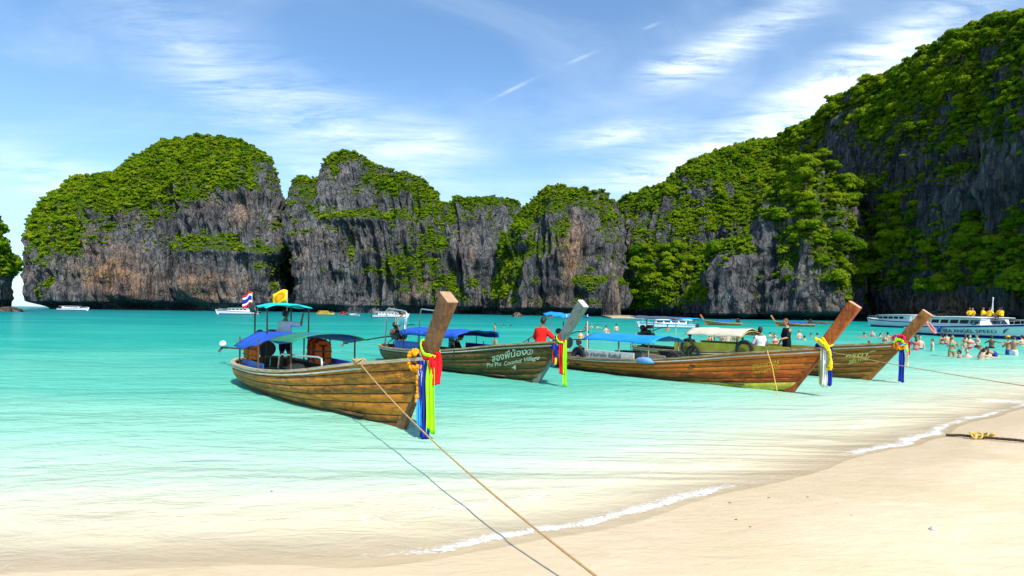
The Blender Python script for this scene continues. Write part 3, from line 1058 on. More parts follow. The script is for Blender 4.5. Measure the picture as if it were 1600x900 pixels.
def tree_proto(seed, flatness=0.6, n=1500):
    rs = np.random.RandomState(seed)
    mb = MB()
    hgt_ = 1.0
    top_ = Vector((rs.normal() * .06, rs.normal() * .06, .55))
    mb.tube([(0, 0, -.25), (.01, 0, .15), (top_.x * .6, top_.y * .6, .35), top_], [.055, .045, .035, .022], 7)
    lobes = []
    for k in range(7):
        a = k * 2.4 + rs.rand() * .6
        q = .30 * (.35 + .65 * rs.rand()) * (0 if k == 0 else 1)
        c = Vector((q * math.cos(a), q * math.sin(a), .26 + .38 * rs.rand() - .25 * q))
        lobes.append((tuple(c), 0.17 + .10 * rs.rand()))
        st = Vector((top_.x * .6, top_.y * .6, .33 + .1 * rs.rand()))
        mb.tube([st, (st + c) / 2 + Vector((0, 0, .03)), c], [.022, .016, .008], 5)
    V, Fc = leaf_cloud(rs, lobes, n, 0.042, flatness)
    return mb.mesh('trunk'), cloud_mesh('crown', V, Fc, LEAF)


TREES = [tree_proto(200 + i, .62 + .1 * (i % 3)) for i in range(5)]
for tm_, cm_ in TREES:
    tm_.materials.append(BARK)


def tree(p, h, label, group=None, k=0, rz=0.0):
    e = empty('tree', p, rz, h)
    tr = bpy.data.objects.new('trunk', TREES[k][0])
    cr = bpy.data.objects.new('crown', TREES[k][1])
    for q in (tr, cr):
        COL.objects.link(q)
        q.parent = e
    return tag(e, label, 'tree', group)


def trees_on(cl, px0, px1, py0, py1, n, size_px, label, group, seed):
    P3, N, vm, ppx, ppy, V = CLIFF_PTS[cl]
    rs = np.random.RandomState(seed)
    ok = np.argwhere((ppx > px0) & (ppx < px1) & (ppy > py0) & (ppy < py1) & (vm > .35) & (V <= 1.0))
    if not len(ok):
        return
    rs.shuffle(ok)
    done = []
    for i, j in ok:
        q = (ppx[i, j], ppy[i, j])
        if any(abs(q[0] - d[0]) < size_px * .55 and abs(q[1] - d[1]) < size_px * .45 for d in done):
            continue
        done.append(q)
        p = Vector(P3[i, j]) + Vector(N[i, j]) * .3
        tree(p, size_px * (.7 + .6 * rs.rand()) / FPX * p.y * 1.25, label, group, rs.randint(5), rs.rand() * 6)
        if len(done) >= n:
            break


trees_on('right_cliff', 1340, 1640, 320, 470, 46, 30, 'jungle tree on the lower slope of the shaded right cliff', 'trees on the lower right slope', 1)
trees_on('right_cliff', 1330, 1640, 40, 260, 40, 24, 'jungle tree on the sunlit upper flank of the right cliff', 'trees on the upper right flank', 2)
trees_on('buttress_cliff', 1215, 1340, 250, 470, 26, 30, 'broad tree on the shoulder of the dark buttress', 'trees on the buttress', 3)
trees_on('ridge_cliff', 960, 1090, 400, 496, 30, 24, 'leafy tree in the grove behind the little far beach', 'trees behind the far beach', 4)
trees_on('ridge_cliff', 1000, 1250, 215, 330, 24, 15, 'small tree on the long ridge climbing to the right', 'trees on the ridge', 5)
tree(at_depth(1444, 462, 182), 9.0, 'sunlit round tree at the foot of the right cliff, left of the pair', None, 1, .3)
tree(at_depth(1466, 462, 181), 8.6, 'sunlit round tree at the foot of the right cliff, right of the pair', None, 2, 2.0)
tree(at_depth(1583, 468, 160), 12.5, 'big sunlit leafy tree at the right edge above the speedboats', None, 3, 1.0)
tree(at_depth(1120, 410, 250), 13, 'pale green tree on top of the buttress ledge', None, 4, 1.0)

# ------------------------------------------------------------------ longtail boats
BLACK = paint('black_metal', (0.018, 0.018, 0.02), 0.45, .4, 8, .5)
GREASE = paint('greasy_iron', (0.05, 0.042, 0.036), 0.5, .5, 14, .5, .4)
RUST = paint('rusty_steel', (0.17, 0.09, 0.045), 0.7, .5, 12, .3, .2)
GALV = paint('galvanised_steel', (0.55, 0.57, 0.58), 0.35, .2, 10, .5, .6)
WHITE = paint('white_gelcoat', (0.80, 0.81, 0.81), 0.25, .08, 2, .5)
ROPE = paint('tan_rope', (0.52, 0.34, 0.15), 0.85, .3, 40, .1, 0, .6)
BLUE = paint('blue_tarp', (0.012, 0.085, 0.52), 0.55, .35, 3.0, .3, 0, .5)
SKYBLUE = paint('light_blue_tarp', (0.01, 0.26, 0.75), 0.5, .2, 3.0, .3, 0, .5)
TEAL = paint('teal_tarp', (0.0, 0.50, 0.47), 0.5, .18, 3.0, .3, 0, .4)
NAVY = paint('navy_cloth', (0.012, 0.025, 0.22), 0.7, .3, 5, .2)
CREAM = paint('cream_tarp', (0.58, 0.53, 0.40), 0.6, .2, 3.0, .25, 0, .4)
WOODS = {
    1: wood('honey_planks', [(0.15, 0.062, 0.012), (0.52, 0.185, 0.018), (0.80, 0.255, 0.016)], stain=.70, stain_col=(0.070, 0.050, 0.014), light=(0.55, 0.36, 0.10)),
    2: wood('olive_planks', [(0.040, 0.024, 0.009), (0.13, 0.072, 0.018), (0.24, 0.125, 0.026)], stain=.75, stain_col=(0.022, 0.022, 0.010), light=(0.15, 0.13, 0.055)),
    3: wood('red_planks', [(0.24, 0.042, 0.010), (0.60, 0.105, 0.014), (0.74, 0.18, 0.020)], stain=.45, stain_col=(0.075, 0.040, 0.012), light=(0.44, 0.33, 0.14)),
    4: wood('brown_planks', [(0.08, 0.034, 0.008), (0.23, 0.095, 0.016), (0.36, 0.155, 0.026)], stain=.5, stain_col=(0.035, 0.022, 0.010), light=(0.24, 0.15, 0.05)),
}
POSTW = {
    1: wood('brown_post', [(0.070, 0.030, 0.012), (0.145, 0.062, 0.024), (0.25, 0.115, 0.048)], (5, 5, .6), stain=.35, light=(.30, .17, .08)),
    2: wood('grey_post', [(0.06, 0.070, 0.062), (0.13, 0.15, 0.135), (0.26, 0.27, 0.24)], (5, 5, .6), stain=.35, stain_col=(.04, .05, .045), light=(.36, .34, .28)),
    3: wood('orange_post', [(0.24, 0.050, 0.012), (0.46, 0.105, 0.020), (0.60, 0.17, 0.035)], (5, 5, .6), stain=.25, stain_col=(.12, .03, .012), light=(.55, .24, .08)),
    4: wood('tan_post', [(0.15, 0.055, 0.016), (0.33, 0.125, 0.030), (0.46, 0.20, 0.055)], (5, 5, .6), stain=.2, stain_col=(.08, .03, .012), light=(.46, .24, .09)),
}
RAILW = wood('pale_rail', [(0.20, 0.13, 0.06), (0.36, 0.26, 0.13), (0.52, 0.42, 0.27)], stain=.3, light=(.62, .55, .40))
DECKW = wood('worn_deck', [(0.10, 0.062, 0.03), (0.22, 0.14, 0.07), (0.36, 0.25, 0.14)], stain=.5)
TRIM = paint('white_trim', (0.66, 0.60, 0.52), 0.5, .3, 6)
YELLOWP = paint('yellow_paint', (0.62, 0.50, 0.05), 0.5, .45, 5)
CREAMLET = paint('cream_lettering', (0.74, 0.74, 0.50), 0.6, .2, 9)
YELLET = paint('yellow_lettering', (0.72, 0.44, 0.02), 0.6, .25, 9)
PALELET = paint('pale_yellow_lettering', (0.60, 0.58, 0.16), 0.6, .25, 9)
DARKLET = paint('dark_blue_lettering', (0.02, 0.06, 0.09), 0.5, .2, 9)


class Hull:
    """plan, sheer and section of one longtail hull; x forward, bow waterline at x = 0"""
    def __init__(self, L, beam, gz, stem, g=None):
        self.L, self.stem = L, stem
        k = L / 9.0
        self.g = pchip([0, .5 * k, 1.2 * k, 2 * k, 3 * k, 4.5 * k, 6 * k, 7.5 * k, 8.5 * k, L],
                       [gz + (stem[1][1] - gz) * f for f in (1, .86, .70, .52, .33, .13, .03, 0, .04, .09)])
        self.b = pchip([0, .5 * k, 1.2 * k, 2 * k, 3 * k, 4.5 * k, 6 * k, 7.5 * k, 8.3 * k, 8.75 * k, L],
                       [beam * .08, beam * .25, beam * .44, beam * .60, beam * .76, beam * .91, beam, beam * .99, beam * .86, beam * .63, beam * .34])
        self.kz = pchip([0, 1.2, 3, 6 * k, L], [-.10, -.22, -.28, -.30, -.14])
        self.rake = pchip([-.4, 0, stem[1][1], stem[2][1]], [-.4 * stem[2][0] / stem[2][1], 0, stem[1][1] * stem[2][0] / stem[2][1], stem[2][0]])

    def pt(self, s, q, side, off=0.0):
        g, b, kz = float(self.g(s)), float(self.b(s)), float(self.kz(s))
        wv_ = float(sstep(0.3, 3.4, s))
        vee = q ** .85
        rnd = (1 - (1 - q) ** 2.7) ** .8
        y = b * (vee * (1 - wv_) + rnd * wv_) + off
        z = kz + (g - kz) * q
        x = -s + float(self.rake(z)) * max(0, 1 - s / 2.3) ** 2
        return Vector((x, side * max(y, 0.012), z))


def text_verts(txt, size, shear=0.0):
    cu_ = bpy.data.curves.new('txt', 'FONT')
    cu_.body = txt
    cu_.size = size
    cu_.shear = shear
    cu_.resolution_u = 3
    cu_.offset = size * .012
    ob = bpy.data.objects.new('txt', cu_)
    COL.objects.link(ob)
    dg = bpy.context.evaluated_depsgraph_get()
    me = bpy.data.meshes.new_from_object(ob.evaluated_get(dg))
    vs_ = [v_.co.copy() for v_ in me.vertices]
    fs_ = [tuple(p.vertices) for p in me.polygons]
    bpy.data.objects.remove(ob)
    bpy.data.meshes.remove(me)
    return vs_, fs_


def hull_find(root, h, px, py):
    """station and height on the near side of a hull seen at a photo pixel"""
    best = None
    for s in np.linspace(0.05, 5.5, 110):
        for q in np.linspace(0.1, 1, 37):
            wp = world_of(root, h.pt(s, q, -1, .03))
            a, b = pix(*wp)
            e = (a - px) ** 2 + (b - py) ** 2
            if best is None or e < best[0]:
                best = (e, s, float(h.pt(s, q, -1).z), wp.y)
    return best[1:]


def hull_text(root, h, txt, p0, p1, h_px, mat, shear=0.0):
    s0, z0, d0 = hull_find(root, h, *p0)
    s1, z1, d1 = hull_find(root, h, *p1)
    vs_, fs_ = text_verts(txt, h_px / FPX * d0 / .72, shear)
    if not vs_:
        return
    lo = min(p.x for p in vs_)
    wd = max(p.x for p in vs_) - lo
    out_ = []
    for p in vs_:
        f = (p.x - lo) / wd
        s = max(0.02, s0 + (s1 - s0) * f)
        z = z0 + (z1 - z0) * f + p.y
        g, kz = float(h.g(s)), float(h.kz(s))
        q = min(max((z - kz) / (g - kz), .02), 1.0)
        out_.append(h.pt(s, q, -1, .036))
    MB().add(out_, fs_).build('lettering', mat, root)


def world_of(root, p):
    c, s = math.cos(root.rotation_euler.z), math.sin(root.rotation_euler.z)
    l = root.location
    p = Vector(p)
    return Vector((l.x + c * p.x - s * p.y, l.y + s * p.x + c * p.y, l.z + p.z))


def canopy(parent, x0, x1, w0, w1, z, arch, mat, name='canopy', sag=.05, droop_near=0.0, tilt=0.0, seed=0, nx_=16, ny_=11, curl=.0):
    grid = []
    for i in range(nx_):
        f = i / (nx_ - 1)
        row = []
        for j in range(ny_):
            e = -1 + 2 * j / (ny_ - 1)
            wdt = w0 + (w1 - w0) * f
            zz = z + arch * (1 - abs(e) ** 2.4) + tilt * (f - .5) - sag * (math.sin(f * math.pi * 3) ** 2) * (.5 + .5 * abs(e))
            zz += .03 * float(vnoise(f * 6 + seed, e * 3, seed))
            if e < 0:
                zz -= droop_near * (-e) ** 3 * sstep(.62, .25, f)
            zz -= curl * (sstep(.12, 0, f) + sstep(.88, 1, f))
            row.append((x0 + (x1 - x0) * f, e * wdt, zz))
        grid.append(row)
    return MB().sheet(grid, .018).build(name, mat, parent, True)


def pole(parent, p, q, r=.018, mat=None, name='pole'):
    return MB().tube([p, q], r, 7).build(name, mat or BLACK, parent)


def engine(parent, x, z, shaft, mat_shaft=RUST, ball=False, chimney=True):
    mb = MB()
    mb.box((x, 0, z + .18), (.62, .34, .34), bevel=.04)
    mb.box((x + .05, 0, z + .43), (.46, .26, .2), bevel=.05)
    mb.box((x - .1, .12, z + .58), (.22, .16, .14), bevel=.03)
    e = mb.build('engine', GREASE, parent)
    for k in range(4):
        MB().tube([(x - .18 + k * .12, -.10, z + .34), (x - .18 + k * .12, -.24, z + .42), (x - .18 + k * .12, -.26, z + .2)], .028, 6).build('exhaust_runner', RUST, e, True)
    MB().tube([(x + .32, 0, z + .2), (x + .42, 0, z + .2)], .22, 16).build('flywheel', BLACK, e)
    MB().ball((x - .05, -.1, z + .62), (.15, .12, .12), 10, 7).build('air_filter', BLACK, e, True)
    MB().box((x + .12, .18, z + .66), (.3, .2, .16), bevel=.03).build('fuel_tank', paint('red_tank', (.20, .03, .015), .5), e)
    if chimney:
        MB().tube([(x + .05, .05, z + .5), (x + .05, .05, z + 1.0)], .022, 7).build('exhaust_pipe', RUST, e)
    MB().tube([(x + .3, 0, z + .45), (x + .75, .05, z + .62), (x + 1.2, .08, z + .66)], .02, 6).build('tiller', BLACK, e)
    MB().tube([(x - .1, 0, z + .02), (x - .1, 0, z - .55)], .07, 8).build('swivel_post', RUST, e)
    MB().tube([(x - .25, 0, z + .15), (x - .9, 0, z + .1), shaft], [.045, .035, .028], 8).build('tail_shaft', mat_shaft, e, True)
    MB().tube([(x - .35, -.06, z + .0), (x - .75, -.06, z - .15), (x - .7, -.06, z - .55), (x - .35, -.06, z - .6)], .022, 6).build('skeg_tube', paint('mustard_tube', (.35, .22, .05), .6), e, True)
    MB().tube([(x - .35, .12, z + .0), (x - .62, .12, z - .1), (x - .6, .12, z - .5)], .022, 6).build('skeg_tube', MATS['mustard_tube'], e, True)
    sx, sy, sz = shaft
    pr = MB().ball((sx, sy, sz), (.06, .04, .04), 8, 6)
    for k in range(3):
        a = k * 2.094 + .4
        rot = Matrix.Rotation(a, 3, 'X') @ Matrix.Rotation(.5, 3, 'Z')
        pr.box(Vector((sx - .02, sy, sz)) + Matrix.Rotation(a, 3, 'X') @ Vector((0, 0, .11)), (.015, .09, .18), rot, .006)
    pr.build('propeller', GREASE, e)
    if ball:
        MB().ball((sx + .05, sy, sz + .13), .12, 12, 9).build('float_ball', WHITE, e, True)
    return e


def longtail(idx, bow, a, L, beam, gz, stem, label, trim_from=0.0, stripe=None, n_strakes=7, kz_shift=0.0):
    rz = math.atan2(a[1], a[0])
    root = empty('longtail_boat', (bow[0], bow[1], 0), rz)
    tag(root, label, 'boat', 'longtail boats moored off the beach')
    h = Hull(L, beam, gz, stem)
    N = 46
    S = [L * (i / (N - 1)) ** 1.25 for i in range(N)]
    # inner shell with transom
    mb = MB()
    for side in (-1, 1):
        rings = [[h.pt(s, q, side, -.012) for q in np.linspace(0.02, 1, 9)] for s in S]
        mb.loft(rings, caps=False, closed=False)
    mb.add([h.pt(L, q, sd, -.012) for sd in (-1, 1) for q in (0.02, .3, .6, 1)], [(0, 1, 5, 4), (1, 2, 6, 5), (2, 3, 7, 6)])
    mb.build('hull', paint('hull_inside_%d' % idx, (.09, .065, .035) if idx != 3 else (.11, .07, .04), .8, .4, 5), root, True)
    # strakes, one plank each
    qs = np.linspace(0.0, 1.0, n_strakes + 1)
    qs[1:-1] += np.array([.022 * math.sin(k * 3.7 + idx * 1.3) for k in range(n_strakes - 1)])
    for side in (-1, 1):
        for k in range(n_strakes):
            q0, q1 = qs[k] + .006, qs[k + 1] - .006
            jit = .004 * math.sin(k * 5.1 + idx)
            rings = []
            for s in S:
                rings.append([h.pt(s, q0, side, .004), h.pt(s, q0 + .008, side, .018 + jit), h.pt(s, (q0 + q1) / 2, side, .021 + jit),
                              h.pt(s, q1 - .008, side, .016 + jit), h.pt(s, q1, side, .004)])
            mat = WOODS[idx]
            if stripe and k in stripe:
                mat = stripe[k]
            MB().loft(rings, caps=False, closed=False).build('plank', mat, root, True)
    # gunwales and rubbing strips
    for side in (-1, 1):
        rings, rub = [], []
        for s in S:
            p = h.pt(s, 1, side)
            rings.append([p + Vector((0, side * .055, -.02)), p + Vector((0, side * .055, .035)), p + Vector((0, -side * .06, .035)), p + Vector((0, -side * .06, -.02))])
            if s >= trim_from:
                d = h.pt(s, .93, side, .018)
                rub.append([d + Vector((0, side * .0, -.018)), d + Vector((0, side * .026, -.014)), d + Vector((0, side * .026, .014)), d + Vector((0, side * .0, .018))])
        MB().loft(rings).build('gunwale', RAILW, root)
        if len(rub) > 2:
            MB().loft(rub).build('rubbing_strip', TRIM, root)
    MB().loft([[h.pt(s, 0, 1) + Vector((0, dy_, dz_)) - Vector((0, .012, 0)) for dy_, dz_ in ((-.022, -.06), (.022, -.06), (.022, .02), (-.022, .02))] for s in S]).build('keel', WOODS[idx], root)
    # deck boards and thwarts
    for k in range(5):
        e0, e1 = -1 + k * .4 + .02, -.6 + k * .4 - .02
        rings = []
        for s in [q for q in S if 1.2 < q < L - .3]:
            bb = float(h.b(s)) * .62
            x = -s
            rings.append([Vector((x, e0 * bb, .10)), Vector((x, e1 * bb, .10)), Vector((x, e1 * bb, .075)), Vector((x, e0 * bb, .075))])
        MB().loft(rings).build('deck_board', DECKW, root)
    fd_rows = []
    for s in np.linspace(.25, 1.7, 8):
        p = h.pt(s, .9, 1, -.03)
        fd_rows.append([(p.x, p.y * f, p.z) for f in (-1, -.5, 0, .5, 1)])
    MB().sheet(fd_rows, .03).build('foredeck', DECKW, root)
    for s in (2.6, 4.0, 5.4, 6.8, L - .9):
        p = h.pt(s, .72, 1, -.03)
        MB().box((p.x, 0, p.z), (.26, p.y * 2, .035), bevel=.006).build('thwart', DECKW, root)
    # stem post
    (x0, z0), (x1, z1), (x2, z2) = stem
    zs = np.linspace(-.06, z2, 14)
    rings = []
    for z in zs:
        x = float(h.rake(z))
        dxz = (float(h.rake(z + .02)) - float(h.rake(z - .02))) / .04 if z < z2 - .03 else (float(h.rake(z)) - float(h.rake(z - .1))) / .1
        tn = Vector((dxz, 0, 1)).normalized()
        nf = Vector((tn.z, 0, -tn.x))
        f = (z + .06) / (z2 + .06)
        hw = .052 + .048 * f ** 1.5
        fa = (.115 + .032 * f)
        c = Vector((x, 0, z)) - nf * (fa - .045)
        b_ = .018
        rings.append([c + nf * fa + Vector((0, -hw + b_, 0)), c + nf * fa + Vector((0, hw - b_, 0)), c + nf * (fa - b_) + Vector((0, hw, 0)), c - nf * (fa - b_) + Vector((0, hw, 0)),
                      c - nf * fa + Vector((0, hw - b_, 0)), c - nf * fa + Vector((0, -hw + b_, 0)), c - nf * (fa - b_) + Vector((0, -hw, 0)), c + nf * (fa - b_) + Vector((0, -hw, 0))])
    sp = MB().loft(rings).build('stem_post', POSTW[idx], root)
    cap = [p + Vector((.004, 0, .012)) for p in rings[-1]]
    MB().loft([[p + Vector((0, 0, .002)) for p in rings[-1]], cap]).build('post_cap', paint('cut_wood_%d' % idx, {1: (.42, .26, .15), 2: (.62, .60, .54), 3: (.66, .30, .18), 4: (.60, .36, .22)}[idx], .7, .3, 12), sp)
    return root, h


# --- boat 1: honey brown, nearest
B1, H1 = longtail(1, unproj(630, 671), (.625, -.781), 9.0, 1.0, .56, [(0, 0), (.60, 1.28), (1.50, 2.20)],
                  'weathered honey brown longtail boat with blue tarp, nearest the beach', trim_from=.9)
cv = canopy(B1, -7.8, -3.6, .96, .80, 1.30, .16, BLUE, droop_near=.22, tilt=.10, sag=.05, seed=2)
MB().sheet([[(-5.0 + .34 * i, e, 1.325 + .02 * i * .34 + .165 * (1 - abs(e / .86) ** 2.4)) for e in np.linspace(-.86, .86, 9)] for i in range(6)], .012).build('green_tarp', paint('green_tarp', (.02, .20, .10), .6, .3), cv, True)
for x, y in ((-7.6, -.85), (-7.6, .85), (-5.7, -.88), (-5.7, .88), (-3.75, -.72), (-3.75, .72)):
    pole(cv, (x, y, .45), (x, y, 1.31 + (.05 if x > -4 else 0)), .02, RUST)
sc_ = canopy(B1, -8.4, -7.0, .62, .62, 2.10, .10, TEAL, name='stern_canopy', sag=0, curl=.03, seed=5)
for v_ in sc_.data.vertices:
    v_.co.y += .25
for x, y in ((-8.3, -.30), (-8.3, .70), (-7.1, -.30), (-7.1, .80)):
    pole(sc_, (x, y, .5), (x, y, 2.13), .022, BLACK)
pole(sc_, (-8.3, -.30, 2.11), (-7.1, -.30, 2.11), .015)
pole(sc_, (-8.3, .80, 2.11), (-7.1, .80, 2.11), .015)
MB().tube([(-8.42, -.36, 2.14), (-8.25, -.36, 2.06), (-8.05, -.38, 2.10), (-7.9, -.36, 1.94)], [.10, .12, .07, .02], 8).build('furled_cover', BLACK, sc_, True)
engine(B1, -8.5, .72, (-14.2, .1, .62), ball=True, chimney=False)
MB().box((-6.55, -.80, .48), (2.0, .03, .50), bevel=.006).build('side_panel', paint('faded_blue_board', (.02, .11, .42), .6, .4, 5), B1)
MB().box((-3.6, .35, .66), (1.5, .04, .52), bevel=.01).build('side_panel', paint('deep_blue_board', (.010, .022, .26), .5, .25, 4), B1)
MB().tube([(-4.55, -.76, .60), (-4.5, -.74, .98), (-4.35, -.73, 1.04), (-2.45, -.60, 1.10), (-2.3, -.59, 1.08), (-2.25, -.59, .80)], .02, 8).build('grab_rail', GALV, B1, True)

# --- boat 2: dark olive
B2, H2 = longtail(2, unproj(840, 598), (.622, -.783), 9.3, 1.0, .60, [(0, 0), (.58, 1.24), (1.88, 2.22)],
                  'dark olive brown longtail boat with white lettering and a seated man in red')
cv = canopy(B2, -6.9, -3.0, .88, .84, 1.30, .10, BLUE, sag=.03, seed=9)
for side in (-1, 1):
    g_ = [[(-6.9 + 3.9 * i / 13, side * (.885 - .003 * i), 1.29 - .13 * j - .012 * math.sin(i * 1.3)) for j in range(2)] for i in range(14)]
    MB().sheet(g_, .012).build('valance', BLUE, cv, True)
for x in (-6.7, -5.5, -4.3, -3.2):
    for y in (-.82, .82):
        pole(cv, (x, y, .5), (x, y, 1.31), .014, BLACK)
MB().tube([(-8.5, -.70, .55), (-8.3, -.72, 2.05), (-8.2, -.70, 2.14), (-6.6, -.80, 2.02), (-6.5, -.8, 1.95), (-6.5, -.82, 1.2)], .026, 8).build('roll_bar', GALV, B2, True)
MB().tube([(-8.4, .72, .55), (-8.2, .74, 2.05), (-8.1, .72, 2.12), (-6.5, .78, 2.02), (-6.4, .78, 1.95), (-6.4, .8, 1.2)], .026, 8).build('roll_bar', GALV, B2, True)
for x in (-7.5, -7.35):
    pole(B2, (x, -.75, 2.08), (x, -.75, 1.5), .012, ROPE, 'hanging_rope')
MB().box((-6.5, -.80, .72), (1.9, .03, .40), bevel=.006).build('side_panel', MATS['faded_blue_board'], B2)
MB().box((-3.8, .55, .78), (1.5, .10, .30), bevel=.03).build('seat_back', NAVY, B2)
engine(B2, -8.75, .85, (-14.6, .1, .42), mat_shaft=paint('green_shaft', (.03, .06, .05), .5), chimney=False)
hull_text(B2, H2, 'สองพี่น้อง', (770, 565), (822, 554), 10.5, CREAMLET)
hull_text(B2, H2, '②', (823.5, 555), (832, 553.5), 8, CREAMLET)
hull_text(B2, H2, 'Phi Phi', (761, 574), (783, 571), 6.5, CREAMLET, .15)
hull_text(B2, H2, 'Coconut Village', (788, 571), (842, 561), 7, CREAMLET, .15)
hull_text(B2, H2, '4', (801, 578.5), (807, 578), 8, CREAMLET)

# --- boat 3: red
B3, H3 = longtail(3, unproj(1237, 613), (.62, -.785), 9.2, .98, .46, [(0, 0), (.66, 1.22), (1.60, 2.26)],
                  'red and orange longtail boat with yellow waterline stripe and sky blue tarp', stripe={1: YELLOWP})
cv = canopy(B3, -6.9, -3.9, .84, .84, 1.12, .20, SKYBLUE, sag=.02, seed=14)
for x in (-6.7, -5.3, -4.1):
    for y in (-.78, .78):
        pole(cv, (x, y, .4), (x, y, 1.14), .016, RAILW)
sc_ = canopy(B3, -9.3, -7.9, .62, .62, 1.92, .08, SKYBLUE, name='stern_canopy', sag=.05, tilt=-.1, seed=15)
for x, y in ((-9.0, -.45), (-9.0, .45), (-8.05, -.55), (-8.05, .55)):
    pole(sc_, (x, y, .5), (x, y, 1.98), .022, TRIM)
engine(B3, -8.9, .70, (-14, 0, .5))
MB().box((-5.75, -.80, .58), (2.2, .03, .38), bevel=.006).build('sign_board', paint('pale_board', (.62, .64, .60), .6, .2), B3)
vs_, fs_ = text_verts('ใจ สานสายใย สัมพันธ์', .19)
MB().add([(-6.78 + p.x * 1.0, -.822, .56 + p.y) for p in vs_], fs_).build('lettering', DARKLET, B3)
MB().box((-3.95, -.74, .56), (.9, .05, .44), Matrix.Rotation(.06, 3, 'Y'), .01).build('side_panel', paint('striped_brown_cloth', (.30, .22, .18), .8, .5, 18), B3)
hull_text(B3, H3, 'ฐานนเต 25', (1177, 577), (1216, 569.5), 8, YELLET)
hull_text(B3, H3, 'THITAPPONG', (1180, 584.5), (1219, 577), 5, YELLET)

# --- boat 4: brown, behind the red one
B4, H4 = longtail(4, unproj(1357, 594), (.62, -.785), 9.3, 1.0, .56, [(0, 0), (.66, 1.24), (1.64, 2.10)],
                  'brown longtail boat with olive side boards and cream tarp, farthest from the beach', stripe={0: YELLOWP})
cv = canopy(B4, -6.3, -3.9, .82, .82, 1.24, .26, CREAM, sag=.02, seed=18)
MB().sheet([[(-3.89 - .05 * i, e, 1.18 + .24 * (1 - abs(e / .84) ** 2.4)) for e in np.linspace(-.84, .84, 9)] for i in range(5)], .02).build('yellow_hem', paint('ochre_tarp', (.50, .34, .05), .6, .3), cv, True)
for x in (-6.1, -5.0, -4.05):
    for y in (-.78, .78):
        pole(cv, (x, y, .5), (x, y, 1.26), .016, BLACK)
sc_ = canopy(B4, -9.1, -6.6, .75, .75, 1.84, .06, paint('slate_roof', (.05, .07, .12), .4, .3), name='stern_canopy', sag=0, tilt=-.08, seed=19)
canopy(sc_, -7.0, -6.45, .77, .77, 1.80, .06, SKYBLUE, name='roof_edge', sag=0, seed=19)
for x, y in ((-8.9, -.6), (-8.9, .6), (-6.8, -.68), (-6.8, .68)):
    pole(sc_, (x, y, .5), (x, y, 1.88), .022, GALV)
for side in (-1, 1):
    MB().box((-4.4, side * .90, .78), (4.6, .03, .36), bevel=.005).build('side_board', paint('olive_board', (.36, .34, .03), .55, .35, 4), B4)
engine(B4, -8.9, .80, (-14.4, -.2, .62))
hull_text(B4, H4, 'ศรุตา', (1322, 559.5), (1353, 555.5), 7, PALELET)
hull_text(B4, H4, 'SRUTAI', (1324, 569.5), (1356, 564), 7, PALELET)
hull_text(B4, H4, '.กบ.', (1357, 551), (1369, 549), 3.6, PALELET)

# ------------------------------------------------------------------ people
def remesh(mb, voxel, smooth_it=4):
    me = mb.mesh('tmp')
    ob = bpy.data.objects.new('tmp', me)
    COL.objects.link(ob)
    md = ob.modifiers.new('r', 'REMESH')
    md.mode = 'VOXEL'
    md.voxel_size = voxel
    sm_ = ob.modifiers.new('s', 'SMOOTH')
    sm_.iterations = smooth_it
    sm_.factor = .5
    dg = bpy.context.evaluated_depsgraph_get()
    res = bpy.data.meshes.new_from_object(ob.evaluated_get(dg))
    bpy.data.objects.remove(ob)
    bpy.data.meshes.remove(me)
    res.shade_smooth()
    return res


def capsule(mb, p, r0, q, r1, seg=10):
    p, q = Vector(p), Vector(q)
    d = (q - p).normalized()
    pts, rs_ = [], []
    for a in (80, 50, 25):
        pts.append(p - d * r0 * math.sin(R(a)))
        rs_.append(r0 * math.cos(R(a)))
    pts += [p, q]
    rs_ += [r0, r1]
    for a in (25, 50, 80):
        pts.append(q + d * r1 * math.sin(R(a)))
        rs_.append(r1 * math.cos(R(a)))
    mb.tube(pts, rs_, seg)


TORSO = [(-.09, .115, .09), (0, .165, .115), (.10, .150, .108), (.20, .138, .100), (.32, .162, .115), (.42, .178, .110), (.485, .140, .088), (.53, .07, .065), (.60, .056, .058)]


def torso_rings(o, up, rt, fw, t0, t1, grow, pad=0.0):
    ts = [q[0] for q in TORSO]
    rings = []
    for t_ in np.linspace(t0, t1, 12):
        a = np.interp(t_, ts, [q[1] for q in TORSO]) * grow + pad
        b = np.interp(t_, ts, [q[2] for q in TORSO]) * grow + pad
        c = o + up * t_ + fw * (.012 * math.sin(t_ * 6))
        rings.append([c + rt * a * math.cos(k * math.pi / 8) + fw * b * math.sin(k * math.pi / 8) for k in range(16)])
    return rings


